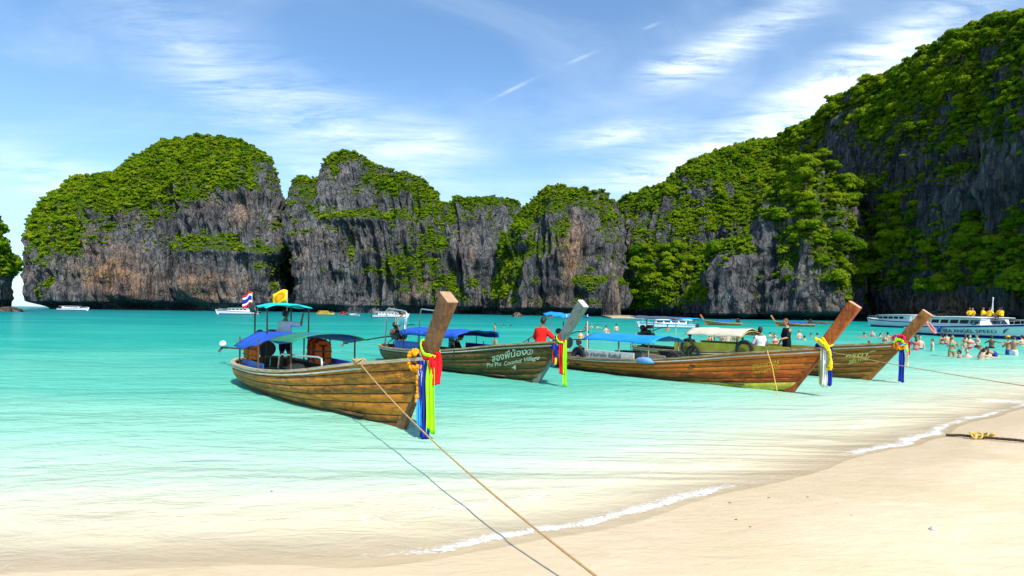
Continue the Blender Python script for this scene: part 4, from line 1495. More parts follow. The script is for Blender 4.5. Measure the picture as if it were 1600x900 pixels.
def person(name, loc, face, pose, skin, label, shirt=None, shorts=None, hair=(.012, .009, .007), long_hair=False, hat=None, scale=1.0,
           voxel=.0135, group=None, bikini=None, cat='person', towel=None, eyes=True, fem=False):
    """face = heading in degrees (0 = +X, 90 = away from the camera)"""
    root = empty(name, loc, R(face - 90), scale)
    tag(root, label, cat, group)
    pz = pose.get('pz', .92)
    o = Vector((0, 0, pz))
    up = Vector(pose.get('spine', (0, 0, 1))).normalized()
    fw = Vector((0, 1, 0))
    rt = fw.cross(up).normalized()
    fw = up.cross(rt).normalized()
    mb = MB()
    mb.loft(torso_rings(o, up, rt, fw, -.09, .60, 1.0 if not fem else .94))
    # head
    hy = R(pose.get('turn', 0))
    hp = R(pose.get('nod', 0))
    hu = (up * math.cos(hp) + fw * math.sin(hp)).normalized()
    hc = o + up * .60 + hu * .125 + fw * .02
    hf = (fw * math.cos(hp) - up * math.sin(hp)).normalized()
    hr = hf.cross(hu).normalized()
    hf2 = (hf * math.cos(hy) - hr * math.sin(hy)).normalized()
    hr2 = hf2.cross(hu).normalized()
    HM = Matrix((hr2, hf2, hu)).transposed()
    hd = lambda x, y, z: hc + hr2 * x + hf2 * y + hu * z
    mb.ball(hc + hu * .012, (.076, .094, .108), 14, 10, HM)
    mb.ball(hd(0, .035, -.055), (.054, .058, .062), 10, 8, HM)
    capsule(mb, hd(0, .088, .02), .010, hd(0, .106, -.014), .016, 8)
    mb.ball(hd(0, .080, -.050), (.024, .016, .012), 8, 6, HM)
    for e in (-1, 1):
        mb.ball(hd(e * .078, -.005, -.005), (.012, .022, .032), 8, 6, HM)
    # limbs
    wrists = []
    for e, nm in ((1, 'r'), (-1, 'l')):
        ua, fa = pose.get('arm_' + nm, ((e * .22, .02, -1), (e * .05, .25, -1)))
        ua, fa = Vector(ua).normalized(), Vector(fa).normalized()
        sh_ = o + up * .445 + rt * e * (.175 if not fem else .16)
        el = sh_ + ua * .285
        wr = el + fa * .25
        k = .85 if fem else 1
        capsule(mb, sh_, .056 * k, el, .040 * k)
        capsule(mb, el, .040 * k, wr, .027)
        side = fa.cross(Vector((0, 0, 1)))
        side = side.normalized() if side.length > .1 else rt
        nrm_ = side.cross(fa).normalized()
        pm = wr + fa * .055
        capsule(mb, wr, .026, pm, .034)
        for q_, ln in ((-.030, .068), (-.010, .078), (.010, .074), (.030, .058)):
            b0 = pm + side * q_ + fa * .022
            b1 = b0 + fa * ln * .55 - nrm_ * .008
            capsule(mb, b0, .0105, b1, .0100, 6)
            capsule(mb, b1, .0100, b1 + fa * ln * .40 - nrm_ * .026, .0085, 6)
        th_ = wr + fa * .03 + side * -e * .03
        capsule(mb, th_, .0125, th_ + fa * .045 - side * e * .035, .0095, 6)
        wrists.append(wr)
        ul, ll = pose.get('leg_' + nm, ((e * .06, .02, -1), (0, -.03, -1)))
        ul, ll = Vector(ul).normalized(), Vector(ll).normalized()
        hp_ = o + rt * e * .088 - up * .03
        kn = hp_ + ul * .43
        an = kn + ll * .41
        capsule(mb, hp_, .088, kn, .055)
        capsule(mb, kn, .055, an, .036)
        ft = (fw - ll * fw.dot(ll))
        ft = Vector((ft.x, ft.y, ft.z * .4)).normalized() if ft.length > .05 else fw
        capsule(mb, an - ft * .03 + ll * .03, .034, an + ft * .15 + ll * .045, .026)
        if shorts is not None:
            pass
    link_mesh('body', remesh(mb, voxel), skin, root)
    if shirt is not None:
        c = MB()
        c.loft(torso_rings(o, up, rt, fw, -.04, .51, 1.0 if not fem else .95, .022))
        for e, nm in ((1, 'r'), (-1, 'l')):
            ua = Vector(pose.get('arm_' + nm, ((e * .22, .02, -1), 0))[0]).normalized()
            sh_ = o + up * .445 + rt * e * (.175 if not fem else .16)
            capsule(c, sh_ - rt * e * .05, .084, sh_ + ua * .22, .078)
        link_mesh('shirt', remesh(c, .017), shirt, root)
    if shorts is not None:
        c = MB()
        c.loft(torso_rings(o, up, rt, fw, -.09, .08, 1.0, .016))
        for e, nm in ((1, 'r'), (-1, 'l')):
            ul = Vector(pose.get('leg_' + nm, ((e * .06, .02, -1), 0))[0]).normalized()
            hp_ = o + rt * e * .088 - up * .03
            capsule(c, hp_, .105, hp_ + ul * .26, .092)
        link_mesh('shorts', remesh(c, .017), shorts, root)
    if bikini is not None:
        for t0, t1 in ((.27, .36), (-.07, .05)):
            MB().loft(torso_rings(o, up, rt, fw, t0, t1, .94, .012)).build('swimwear', bikini, root, True)
    # hair or hat
    hm = paint('hair_%d_%d' % (int(hair[0] * 1000), int(hair[2] * 1000)), hair, .55, .3, 30)
    c = MB()
    c.ball(hd(0, -.014, .030), (.086, .096, .104), 14, 10, HM)
    c.ball(hd(0, -.055, -.01), (.078, .062, .085), 12, 8, HM)
    if long_hair:
        capsule(c, hd(0, -.075, -.03), .065, hd(0, -.10, -.24), .05)
    hme = remesh(c, .014, 2)
    # keep the face free
    bm = bmesh.new()
    bm.from_mesh(hme)
    kill = [q for q in bm.verts if (q.co - hc).dot(hf2) > .045 and (q.co - hc).dot(hu) < .062]
    bmesh.ops.delete(bm, geom=kill, context='VERTS')
    bm.to_mesh(hme)
    bm.free()
    link_mesh('hair', hme, hm, root)
    if hat is not None:
        c = MB().ball(hd(0, -.005, .062), (.094, .106, .072), 14, 8, HM)
        c.ball(hd(0, .10, .050), (.07, .075, .012), 12, 6, HM)
        c.build('cap', hat, root, True)
    if eyes:
        for e in (-1, 1):
            MB().ball(hd(e * .030, .083, .012), (.011, .008, .007), 8, 6, HM).build('eye', BLACK, root, True)
    if towel is not None:
        g_ = []
        for i in range(14):
            f = i / 13
            row = []
            for j in range(6):
                e = j / 5
                row.append(o + rt * (-.03 - .13 * e * (.6 + .4 * f)) + fw * (.155 - .10 * e * e + .02 * math.sin(f * 9 + e * 6)) + up * (.50 - .70 * f))
            g_.append(row)
        MB().sheet(g_, .014).build('towel', towel, root, True)
    return root


def skin_mat(nm, c):
    return paint(nm, c, .5, .12, 9, .35, 0, .1)


SKIN_D = skin_mat('brown_skin', (.20, .095, .05))
SKIN_M = skin_mat('tanned_skin', (.42, .22, .125))
SKIN_L = skin_mat('fair_skin', (.60, .37, .26))
SKIN_DD = skin_mat('dark_skin', (.095, .045, .025))
cl = lambda nm, c: paint(nm, c, .8, .18, 7, .1, 0, .4)
GREYSH = cl('grey_white_cotton', (.58, .62, .62))
TEALSH = cl('teal_cotton', (.04, .24, .27))
BLACKC = cl('black_cotton', (.012, .013, .016))
REDC = cl('red_cotton', (.72, .018, .014))
WHITEC = cl('white_cotton', (.76, .75, .76))
NAVYC = cl('navy_cotton', (.012, .022, .075))
YELC = cl('yellow_vest', (.80, .46, .01))
BLUEC = cl('blue_swim_shorts', (.015, .06, .30))
PINKC = cl('pink_swimwear', (.62, .06, .16))
GREENC = cl('mint_swimwear', (.10, .50, .30))
ORANGEC = cl('orange_cloth', (.78, .20, .02))
TURQ = cl('turquoise_cotton', (.03, .36, .42))

SIT = lambda **k: dict(dict(pz=.10, leg_r=((.12, 1, .05), (0, .1, -1)), leg_l=((-.12, 1, .05), (0, .1, -1)), arm_r=((.25, .25, -1), (-.1, .8, -.6)), arm_l=((-.25, .25, -1), (.1, .8, -.6))), **k)

person('person', world_of(B1, (-7.9, .42, .28)), 80, dict(arm_r=((1, .15, -.15), (.15, .1, 1)), arm_l=((-.3, .3, -1), (.1, .9, -.3)), turn=-10), SKIN_D,
       'man in a pale grey T-shirt at the stern, arm raised to the teal canopy', shirt=GREYSH, shorts=NAVYC)
person('person', world_of(B2, (-8.0, -.25, .34)), -25, dict(arm_r=((.2, .1, -1), (.0, .5, -1)), arm_l=((-.15, .15, -1), (.2, .7, -.8)), turn=25), SKIN_D,
       'man in a teal shirt with a white towel standing at the dark boat stern', shirt=TEALSH, shorts=BLACKC, towel=WHITEC, scale=1.0)
person('person', world_of(B2, (-4.4, -.15, .42)), -20, SIT(spine=(0, .38, 1), nod=35), SKIN_M, 'seated person in black bending over under the dark boat canopy', shirt=BLACKC, shorts=BLACKC)
person('person', world_of(B2, (-4.95, .15, .40)), 0, SIT(spine=(0, .1, 1)), SKIN_L, 'seated person in turquoise half hidden by the nearest prow', shirt=TURQ, shorts=NAVYC, hair=(.10, .05, .02), long_hair=True, fem=True)
person('person', world_of(B2, (-6.0, .05, .46)), 15, SIT(spine=(0, .1, 1)), SKIN_L, 'seated person in a white cap left of the nearest prow', shirt=WHITEC, shorts=NAVYC, hat=WHITEC, fem=True)
person('person', world_of(B2, (.06, .02, .99)), 62, SIT(spine=(.05, .16, 1), nod=12, arm_r=((.75, .25, -1), (.75, .45, -.65)), arm_l=((-.35, .3, -1), (.2, .8, -.4))), SKIN_D,
       'man in a bright red T-shirt sitting on the dark boat bow, back turned', shirt=REDC, shorts=BLACKC)
person('person', world_of(B3, (-7.35, -.35, .16)), 200, dict(pz=.12, spine=(0, .22, 1), leg_r=((.1, .8, .55), (0, .75, -.65)), leg_l=((-.1, .85, .5), (0, .8, -.6)), arm_r=((.2, .6, -.8), (-.1, .9, .1)), arm_l=((-.2, .6, -.8), (.1, .9, .1)), nod=15),
       SKIN_DD, 'man in dark blue resting with bent knees in the red boat stern', shirt=NAVYC, shorts=NAVYC)
person('person', world_of(B4, (-3.55, -.1, .66)), 75, SIT(turn=-20), SKIN_D, 'man in a white T-shirt sitting in front of the cream tarp, back turned', shirt=WHITEC, shorts=NAVYC)
person('person', world_of(B4, (-2.6, -.05, .16)), 185, dict(arm_l=((-.1, .35, -1), (.1, .95, -.25)), arm_r=((.15, .1, -1), (.05, .5, -.9)), nod=14), SKIN_M,
       'young man in a black T-shirt standing in the brown boat, facing left', shirt=BLACKC, shorts=BLACKC, hair=(.13, .055, .018))
person('person', world_of(B4, (-6.25, -.55, .42)), 60, SIT(spine=(0, .12, 1)), SKIN_D, 'dark haired person in black seated by the tyres of the brown boat', shirt=BLACKC, shorts=BLACKC)

# swimmers: a few poses, copied
STAND = {
    'down': dict(),
    'face': dict(arm_r=((.3, .5, -.9), (-.35, .4, .9)), arm_l=((-.3, .5, -.9), (.35, .4, .9)), nod=8),
    'out': dict(arm_r=((.9, .5, -.25), (.8, .7, .05)), arm_l=((-.9, .3, -.5), (-.5, .8, -.1))),
    'hips': dict(arm_r=((.6, -.1, -1), (-.6, .3, -.8)), arm_l=((-.5, .2, -1), (.5, .8, .1)), turn=25),
    'bent': dict(spine=(0, 1, .42), arm_r=((.1, .5, -1), (0, .5, -1)), arm_l=((-.1, .5, -1), (0, .5, -1)), nod=-20),
    'swim': dict(spine=(0, .55, 1), arm_r=((.6, .8, -.2), (.1, 1, 0)), arm_l=((-.6, .8, -.2), (-.1, 1, 0)), nod=-18),
}
PROTO = {}


def swimmer(px, py, pose, sink, face, skin, label, fem=False, wear=None, hair=(.012, .009, .007), hat=None, scale=1.0):
    """sink = height of the waterline on the body, in metres above the soles"""
    key = (pose, fem, hat is not None)
    p = unproj(px, py, 0)
    loc = (p.x, p.y, -sink * scale)
    wear = wear or (PINKC if fem else BLUEC)
    hm = paint('hair_%d_%d' % (int(hair[0] * 1000), int(hair[2] * 1000)), hair, .55, .3, 30)
    if key not in PROTO:
        PROTO[key] = person('person', loc, face, STAND[pose], skin, label, shorts=None if fem else wear, bikini=wear if fem else None, fem=fem, long_hair=fem, hat=hat, voxel=.022,
                            group='bathers in the bay', hair=hair, scale=scale, eyes=False)
        return PROTO[key]
    c = copy_tree(PROTO[key])
    c.location = loc
    c.rotation_euler = (0, 0, R(face - 90))
    c.scale = (scale,) * 3
    c['label'] = label
    for ch in c.children:
        ch.material_slots[0].link = 'OBJECT'
        kind = ch.name.split('.')[0]
        ch.material_slots[0].material = {'body': skin, 'hair': hm, 'cap': hat}.get(kind, wear)
    return c


BR = (.09, .045, .018)
BL = (.30, .17, .06)
for a in [
    (773, 517, 'down', .95, 200, SKIN_M, 'bather standing waist deep in the far water right of the blue canopy'),
    (787, 511, 'down', 1.42, 120, SKIN_M, 'head of a far swimmer, middle of three right of the blue canopy'),
    (798, 511, 'down', 1.45, 60, SKIN_D, 'head of a far swimmer just left of the man in red'),
    (907, 529, 'down', 1.05, 250, SKIN_L, 'bather in yellow seen behind the grey prow', True, YELC, BR),
    (919, 530, 'face', 1.1, 160, SKIN_M, 'bather with hands at the face just right of the grey prow'),
    (916, 517, 'hips', .9, 260, SKIN_D, 'slim bather standing behind the grey prow, above the yellow one'),
    (924, 512, 'down', 1.2, 90, SKIN_L, 'far bather left of the sky blue stern canopy pole', True, PINKC, BL),
    (931, 513, 'swim', 1.2, 20, SKIN_L, 'far swimmer stretched out beside the canopy pole'),
    (947, 521, 'hips', .95, 120, SKIN_L, 'bather beside the pole of the sky blue stern canopy', False, BLUEC, BR),
    (951, 529, 'out', 1.0, 200, SKIN_L, 'bather with arms out in front of the sky blue tarp', True, PINKC, BL),
    (963, 518, 'down', .9, 90, SKIN_L, 'upright far bather above the sky blue tarp'),
    (1043, 517, 'down', 1.0, 90, SKIN_M, 'bather behind the roof post of the brown boat'),
    (1109, 535, 'down', 1.0, 70, SKIN_L, 'bather seen under the left end of the cream tarp', True, ORANGEC, BR),
    (1127, 534, 'out', 1.0, 200, SKIN_L, 'bather with arms out seen under the cream tarp', False, BLUEC, BR),
    (1137, 535, 'down', .9, 90, SKIN_L, 'bather seen under the middle of the cream tarp'),
    (1150, 534, 'face', 1.0, 100, SKIN_M, 'bather holding the face, seen under the right end of the cream tarp'),
    (1160, 538, 'down', 1.25, 100, SKIN_M, 'dark haired bather left of the man in white'),
    (1199, 526, 'swim', 1.25, 10, SKIN_L, 'swimmer between the man in white and the man in black'),
    (1209, 528, 'down', 1.3, 190, SKIN_M, 'swimmer up to the shoulders left of the man in black', False, BLUEC, BR),
    (1211, 538, 'down', 1.05, 250, SKIN_L, 'bather in red close to the hand of the man in black', True, REDC, BR),
    (1249, 530, 'down', .95, 95, SKIN_L, 'broad bather seen from behind, right of the man in black', False, BLUEC, BL),
    (1257, 531, 'down', 1.4, 40, SKIN_L, 'head of a swimmer beside the broad bather right of the man in black'),
    (1272, 526, 'swim', 1.35, 180, SKIN_M, 'far swimmer left of the orange prow'),
    (1277, 526, 'down', 1.4, 120, SKIN_M, 'head of a far swimmer beside another left of the orange prow'),
    (1356, 527, 'swim', 1.2, 160, SKIN_M, 'swimmer, leftmost of the three behind the brown bow'),
    (1363, 527, 'face', 1.0, 220, SKIN_L, 'upright bather, middle of the three behind the brown bow'),
    (1371, 527, 'swim', 1.25, 0, SKIN_L, 'swimmer, rightmost of the three behind the brown bow', True, PINKC, BR),
    (1358, 538, 'down', 1.48, 90, SKIN_L, 'red haired head of a swimmer above the brown gunwale', False, BLUEC, (.30, .08, .02)),
    (1383, 534, 'down', 1.1, 200, SKIN_L, 'bather just left of the brown prow ribbons', True, PINKC, BR),
    (1387, 532, 'out', 1.05, 80, SKIN_M, 'bather raising an arm behind the brown prow ribbons'),
    (1431, 547, 'face', .85, 80, SKIN_M, 'bather hugging a companion right of the brown prow', True, PINKC, BR),
    (1437, 546, 'down', .9, 250, SKIN_L, 'bather being hugged right of the brown prow'),
    (1457, 549, 'down', .80, 150, SKIN_L, 'slim child walking alone in the shallows', False, GREENC, BR, None, .78),
    (1472, 538, 'down', .9, 100, SKIN_M, 'bather in black left of the pair under the speedboat lettering', True, BLACKC),
    (1479, 538, 'face', .9, 60, SKIN_L, 'broad bare backed bather under the first letters of the speedboat', False, BLUEC, BR),
    (1487, 557, 'face', .62, 250, SKIN_M, 'woman in a mint bikini bottom standing thigh deep, hands at her face', True, GREENC),
    (1508, 540, 'down', .9, 60, SKIN_L, 'bather in orange behind the woman in pink', True, ORANGEC, BR),
    (1515, 545, 'hips', .85, 240, SKIN_L, 'woman in pink standing in the middle of the bathers', True, PINKC, BR),
    (1527, 543, 'out', .85, 170, SKIN_L, 'man in dark shorts reaching towards the woman in pink', False, BLUEC, BR),
    (1504, 546, 'down', 1.48, 200, SKIN_L, 'head of a swimmer left of the woman in pink', False, BLUEC, BR),
    (1549, 544, 'out', .9, 20, SKIN_D, 'dark tanned man stretching his arms out in the water', False, BLACKC),
    (1499, 559, 'down', 1.36, 160, SKIN_M, 'head of a bather at the front, left of a neighbour in red'),
    (1511, 558, 'down', 1.32, 230, SKIN_L, 'bather in red up to the shoulders at the front', True, REDC, BR),
    (1529, 562, 'swim', 1.12, 10, SKIN_L, 'pink shouldered bather lying low in the water at the front', False, BLUEC),
    (1542, 559, 'down', 1.2, 70, SKIN_L, 'dark haired bather in white beside the man bending over', True, WHITEC),
    (1552, 559, 'bent', .70, 170, SKIN_M, 'man in bright blue shorts bending over in the shallows', False, BLUEC, BR),
    (1576, 554, 'face', .72, 110, SKIN_M, 'bather with a yellow cap and striped blue shorts at the right', False, BLUEC, BR, YELC),
    (1584, 555, 'out', .70, 20, SKIN_M, 'bather in a blue cap stretching an arm out at the right edge', False, WHITEC, BR, NAVYC),
    (1597, 540, 'out', 1.0, 100, SKIN_L, 'bather cut off by the right edge of the picture'),
]:
    swimmer(*a)

# ------------------------------------------------------------------ prow sashes
CLOTH = {k: cl('ribbon_' + k, v) for k, v in dict(red=(.75, .012, .02), lime=(.34, .95, .01), blue=(.012, .03, .28), white=(.75, .74, .70), navy=(.008, .012, .09), yellow=(.85, .60, .01),
                                                  orange=(.85, .32, .01), pink=(.80, .02, .10), sky=(.03, .30, .72), cream=(.70, .66, .45), palegold=(.50, .40, .10)).items()}


def sash(root, h, z, wraps, strips, label, garlands=(), cloth=()):
    e = empty('prow_sash', world_of(root, (float(h.rake(z)), 0, z)), root.rotation_euler.z)
    tag(e, label, 'ribbons', 'ribbon sashes tied round the prows')
    lean = float(h.rake(z + .1) - h.rake(z - .1)) / .2
    back_ = .30
    for k, (col, dz_, hh, tilt) in enumerate(wraps):
        rows = []
        for a in np.linspace(0, 2 * math.pi, 25):
            ca, sa = math.cos(a), math.sin(a)
            rx = (abs(ca) ** .6) * (1 if ca > 0 else -1) * (.175 + .008 * k)
            ry_ = (abs(sa) ** .6) * (1 if sa > 0 else -1) * (.115 + .008 * k)
            zz = dz_ + tilt * rx + .02 * math.sin(3 * a + k)
            x = -.11 + rx + lean * zz
            rows.append([(x - .01, ry_, zz - hh / 2), (x + .006, ry_ * 1.08, zz), (x + .0 + lean * hh * .4, ry_, zz + hh / 2)])
        MB().sheet(rows, .012).build('wrap', CLOTH[col], e, True)
    for k, (col, x, y, top, ln, wd) in enumerate(strips):
        rows = []
        n = 18
        for i in range(n):
            f = i / (n - 1)
            w_ = wd * .82 * (.55 + .45 * min(1, f * 3)) * (1 + .08 * math.sin(f * 7 + k))
            row = []
            for j in range(9):
                u = -1 + j / 4
                fold = .022 * math.sin(u * 6.5 + k * 1.7 + f * 2.0) + .02 * math.sin(f * 5 + k)
                row.append((x + u * w_ * .5 * .62 + fold * .6 + .03 * f * math.sin(k * 2.1), y + u * w_ * .5 * .78 - fold, top - ln * f * (1 + .02 * math.sin(u * 3 + k))))
            rows.append(row)
        MB().sheet(rows, .006).build('ribbon', CLOTH[col], e, True)
    for col, pts in garlands:
        mb = MB()
        pts = [Vector(p) for p in pts]
        rs = random.Random(4)
        for i in range(len(pts) - 1):
            m_ = max(2, int((pts[i + 1] - pts[i]).length / .022))
            for q in range(m_):
                c = pts[i].lerp(pts[i + 1], q / m_)
                for _ in range(2):
                    mb.ball(c + Vector((rs.uniform(-.02, .02), rs.uniform(-.02, .02), rs.uniform(-.02, .02))), rs.uniform(.024, .036), 6, 4)
        mb.build('garland', CLOTH[col], e, True)
    return e


def arc_pts(c, rx, rz_, a0, a1, n=12, y=-.14):
    return [(c[0] + rx * math.cos(R(a)), y, c[1] + rz_ * math.sin(R(a))) for a in np.linspace(a0, a1, n)]


sash(B1, H1, 1.28, [('white', .05, .10, -.5), ('blue', -.04, .12, -.3), ('red', .12, .07, -.6), ('lime', .16, .05, -.6), ('navy', -.12, .08, -.2)],
     [('lime', .08, -.02, .10, 1.28, .17), ('blue', -.02, -.10, -.02, 1.25, .16), ('navy', .02, -.06, .0, 1.34, .12), ('red', .15, .05, .12, .52, .15), ('sky', -.08, -.13, -.25, .85, .09), ('white', -.03, -.13, -.02, .42, .09), ('red', .12, -.04, .08, .30, .10)],
     'red, lime, blue and white ribbons with an orange garland on the nearest prow',
     [('orange', arc_pts((-.22, -.04), .20, .16, 60, 330) + [(-.10, -.14, -.22), (-.10, -.15, -.45), (-.12, -.15, -.70)]), ('orange', arc_pts((-.20, -.04), .16, .13, 60, 330, y=-.17))])
sash(B2, H2, 1.20, [('blue', .02, .16, -.3), ('white', -.02, .05, -.2), ('red', .14, .06, -.6), ('lime', .10, .05, -.5), ('blue', -.1, .10, -.2)],
     [('lime', .12, .0, .12, 1.30, .14), ('red', .04, -.06, .10, .95, .18), ('sky', -.16, -.14, -.1, .55, .07), ('yellow', -.10, -.14, -.15, .45, .06), ('red', -.20, -.14, .05, .60, .06), ('blue', -.08, -.14, .0, .42, .10)],
     'red, lime and blue ribbons hanging from the grey prow')
sash(B3, H3, 1.28, [('white', .0, .09, -.5), ('yellow', .10, .07, -.6), ('navy', -.06, .07, -.4)],
     [('white', -.02, -.12, .0, 1.02, .16), ('cream', -.10, -.13, -.05, .98, .12), ('blue', .08, -.03, -.02, .98, .13), ('palegold', -.14, -.12, -.35, .62, .07), ('sky', .06, -.08, .0, .55, .06)],
     'white, gold and blue cloths with a yellow garland on the orange prow',
     [('yellow', [(-.22, -.14, .14), (-.12, -.16, .12), (-.02, -.15, .06), (.06, -.15, -.04), (.10, -.14, -.22), (.11, -.14, -.42), (.10, -.14, -.56), (.02, -.15, -.58)]),
      ('yellow', [(-.24, -.12, .17), (-.10, -.18, .10), (.02, -.17, .0), (.09, -.16, -.16), (.13, -.14, -.40), (.12, -.14, -.54)])])
sash(B4, H4, 1.26, [('pink', .10, .07, -.5), ('lime', .04, .06, -.4), ('sky', -.03, .05, -.3), ('orange', -.09, .06, -.2), ('pink', -.14, .06, -.4)],
     [('blue', -.06, -.08, -.10, 1.12, .22), ('cream', .06, -.04, -.08, .66, .11), ('pink', .12, .0, .02, .40, .14), ('lime', .08, -.06, -.02, .26, .08), ('orange', -.16, -.14, .10, .30, .08), ('sky', -.20, -.13, .12, .2, .07)],
     'pink, lime and orange flowers with a blue cloth on the brown prow',
     [('pink', arc_pts((-.12, .10), .17, .10, 0, 360, y=-.13)), ('lime', arc_pts((-.12, -.02), .13, .10, 20, 200, y=-.14)), ('orange', arc_pts((-.10, -.14), .13, .06, 150, 380, y=-.14))])

# small pink garland near the top of the brown prow
g_ = MB()
c0 = Vector((float(H4.rake(1.95)) + .07, 0, 1.93))
for k in range(40):
    a = k / 40 * 6.283
    g_.ball(c0 + Vector((.10 * math.cos(a) + .06, .15 * math.sin(a), -.20 - .16 * math.cos(a) * 1.0)), .03, 6, 4)
ga = g_.build('flower_garland', cl('faded_pink', (.55, .22, .20)), None, True)
ga.location, ga.rotation_euler = B4.location, B4.rotation_euler
tag(ga, 'faded pink flower garland near the top of the brown prow', 'garland')

# ------------------------------------------------------------------ ropes
def rope(name, pts, r, mat, label, cat='rope', sag=0.0, n=40, strands=True):
    pts = [Vector(p) for p in pts]
    path = []
    for i in range(len(pts) - 1):
        for q in range(n):
            f = q / n
            p = pts[i].lerp(pts[i + 1], f)
            p.z -= sag * 4 * f * (1 - f)
            path.append(p)
    path.append(pts[-1])
    o = MB().tube(path, [r * (1 + .10 * math.sin(k * 2.4)) for k in range(len(path))], 8).build(name, mat, None, True)
    return tag(o, label, cat)


def sand_z(x, y):
    return float(-depth_of(shore_dist(np.array([x]), np.array([y])))[0])


A1_ = world_of(B1, H1.pt(1.05, 1, -1, .04)) + Vector((0, 0, .02))
rope('mooring_rope', [A1_, (1.22, 2.7, sand_z(1.22, 2.7) + .03)], .0095, ROPE, 'long tan rope running from the nearest boat down to the sand', sag=.20, n=120)
kn = MB()
for k in range(5):
    kn.tube([A1_ + Vector((.06 * math.cos(a) - .03 * k + .05, .05 * math.sin(a), .02 + .045 * math.sin(a + k))) for a in np.linspace(0, 6.28, 14)], .016, 6)
tag(kn.build('rope_hitch', ROPE, None, True), 'coiled tan rope hitch on the gunwale of the nearest boat', 'rope')
A4_ = world_of(B4, H4.pt(1.55, .97, -1, .05))
rope('mooring_rope', [A4_, (13.2, 8.6, sand_z(13.2, 8.6) + .05)], .011, ROPE, 'thin tan rope running from the brown boat to the right edge', sag=.16, n=80)
s3_, z3_, _d = hull_find(B3, H3, 1200, 556)
A3_ = world_of(B3, H3.pt(s3_, 1, -1, .06))
p3 = unproj(1216, 616, 0)
rope('hanging_rope', [A3_ + Vector((0, 0, .03)), A3_.lerp(p3, .3) + Vector((0, -.08, 0)), (p3.x, p3.y, -.05)], .012, paint('yellow_rope', (.66, .42, .08), .8, .3, 30), 'yellow rope hanging down the side of the red boat', sag=.02, n=14)
A2_ = world_of(B2, (float(H2.rake(1.0)) + .05, -.02, 1.0))
rope('hanging_rope', [A2_, world_of(B2, (.06, -.05, .05))], .010, ROPE, 'thin rope along the front edge of the grey prow', sag=.0, n=20)
r0, r1, r2 = unproj(1478, 680, .02), unproj(1530, 683, .06), unproj(1640, 694, .09)
rope('beach_rope', [r0, (r0 + r1) / 2 + Vector((0, .03, .01)), r1, (r1 + r2) / 2 + Vector((0, -.05, .02)), r2], .022, paint('dark_rope', (.05, .035, .03), .8, .3, 30), 'dark rope lying on the wet sand at the right edge', n=16)
kn = MB()
for k in range(4):
    c = r1 + Vector((-.10 + k * .10, 0, .03))
    kn.tube([c + Vector((.03 * math.cos(a), .05 * math.sin(a), .04 * math.sin(a + k))) for a in np.linspace(0, 6.28, 12)], .016, 6)
tag(kn.build('rope_knot', MATS['yellow_rope'], None, True), 'yellow knot tied round the dark rope on the sand', 'rope')

# shell and bits on the sand
def shell(px, py, r, label, seed):
    p = unproj(px, py, .1)
    p.z = sand_z(p.x, p.y)
    p = unproj(px, py, p.z)
    mb = MB()
    rings = []
    for i in range(9):
        f = i / 8
        rings.append([Vector((r * (1.6 * f - .8), r * .62 * math.sin(math.pi * min(f * .9 + .08, 1)) ** .7 * math.cos(a) * (1 + .08 * math.cos(6 * a)), r * .5 * math.sin(math.pi * min(f * .9 + .08, 1)) ** .7 * (math.sin(a) * .8 + .35))) for a in np.linspace(0, 6.283, 17)[:-1]])
    mb.loft(rings)
    o = mb.build('shell', paint('shell_white', (.62, .60, .54), .4, .3, 30), None, True)
    o.location, o.rotation_euler = (p.x, p.y, p.z + r * .12), (0.1, 0, seed)
    return tag(o, label, 'shell')


shell(1459, 828, .045, 'white shell lying alone on the sand at the right', .3)
for k, (px, py) in enumerate([(1201, 778), (1262, 777), (1150, 812), (1172, 824), (1140, 786), (1330, 806), (424, 768)]):
    p = unproj(px, py, .05)
    p = unproj(px, py, max(0.005, sand_z(p.x, p.y)))
    mb = MB().tube([p + Vector((-.013, 0, .003)), p + Vector((0, .004, .005)), p + Vector((.014, -.003, .003))], [.002, .004, .002], 6)
    tag(mb.build('twig', GREASE, None, True), ['dark twig on the sand below the red boat prow', 'dark twig right of another on the sand below the orange prow', 'tiny dark bit of weed near the foam line', 'tiny bit of weed closest to the bottom centre', 'speck of weed at the edge of the foam', 'speck of bark in the middle of the wet sand', 'small twig floating in the shallows at the left'][k], 'twig')

# ------------------------------------------------------------------ flags
def flag(base, height, label, stripes, wd, hgt_, rz, emblem=None):
    e = empty('flag', base, rz)
    tag(e, label, 'flag')
    MB().tube([(0, 0, -.1), (0, 0, height)], .010, 6).build('flagpole', TRIM, e)
    tot = sum(s_[1] for s_ in stripes)
    v0 = 0
    surf = lambda u, v: (-u * wd, .05 * math.sin(u * 7 + v * 1.5) * u, height - hgt_ * v - .10 * u * u + .03 * math.sin(u * 6))
    for m_, hh in stripes:
        v1 = v0 + hh / tot
        MB().sheet([[surf(u, v0 + (v1 - v0) * q / 3) for q in range(4)] for u in np.linspace(0, 1, 12)], .004).build('stripe', m_, e, True)
        v0 = v1
    if emblem:
        rows = []
        for a in np.linspace(0, 6.283, 21):
            rows.append([Vector(surf(.5 + r_ * math.cos(a) * .34, .5 + r_ * math.sin(a) * .34)) + Vector((0, -.012, 0)) for r_ in (.55, .78, 1)])
        MB().sheet(rows, .003).build('emblem', emblem, e)
        for k in range(4):
            a = k * .785
            MB().sheet([[Vector(surf(.5 + f * math.cos(a + da) * .24, .5 + f * math.sin(a + da) * .24)) + Vector((0, -.013, 0)) for f in np.linspace(-1, 1, 7)] for da in (-.1, .1)], .003).build('emblem', emblem, e)
    return e


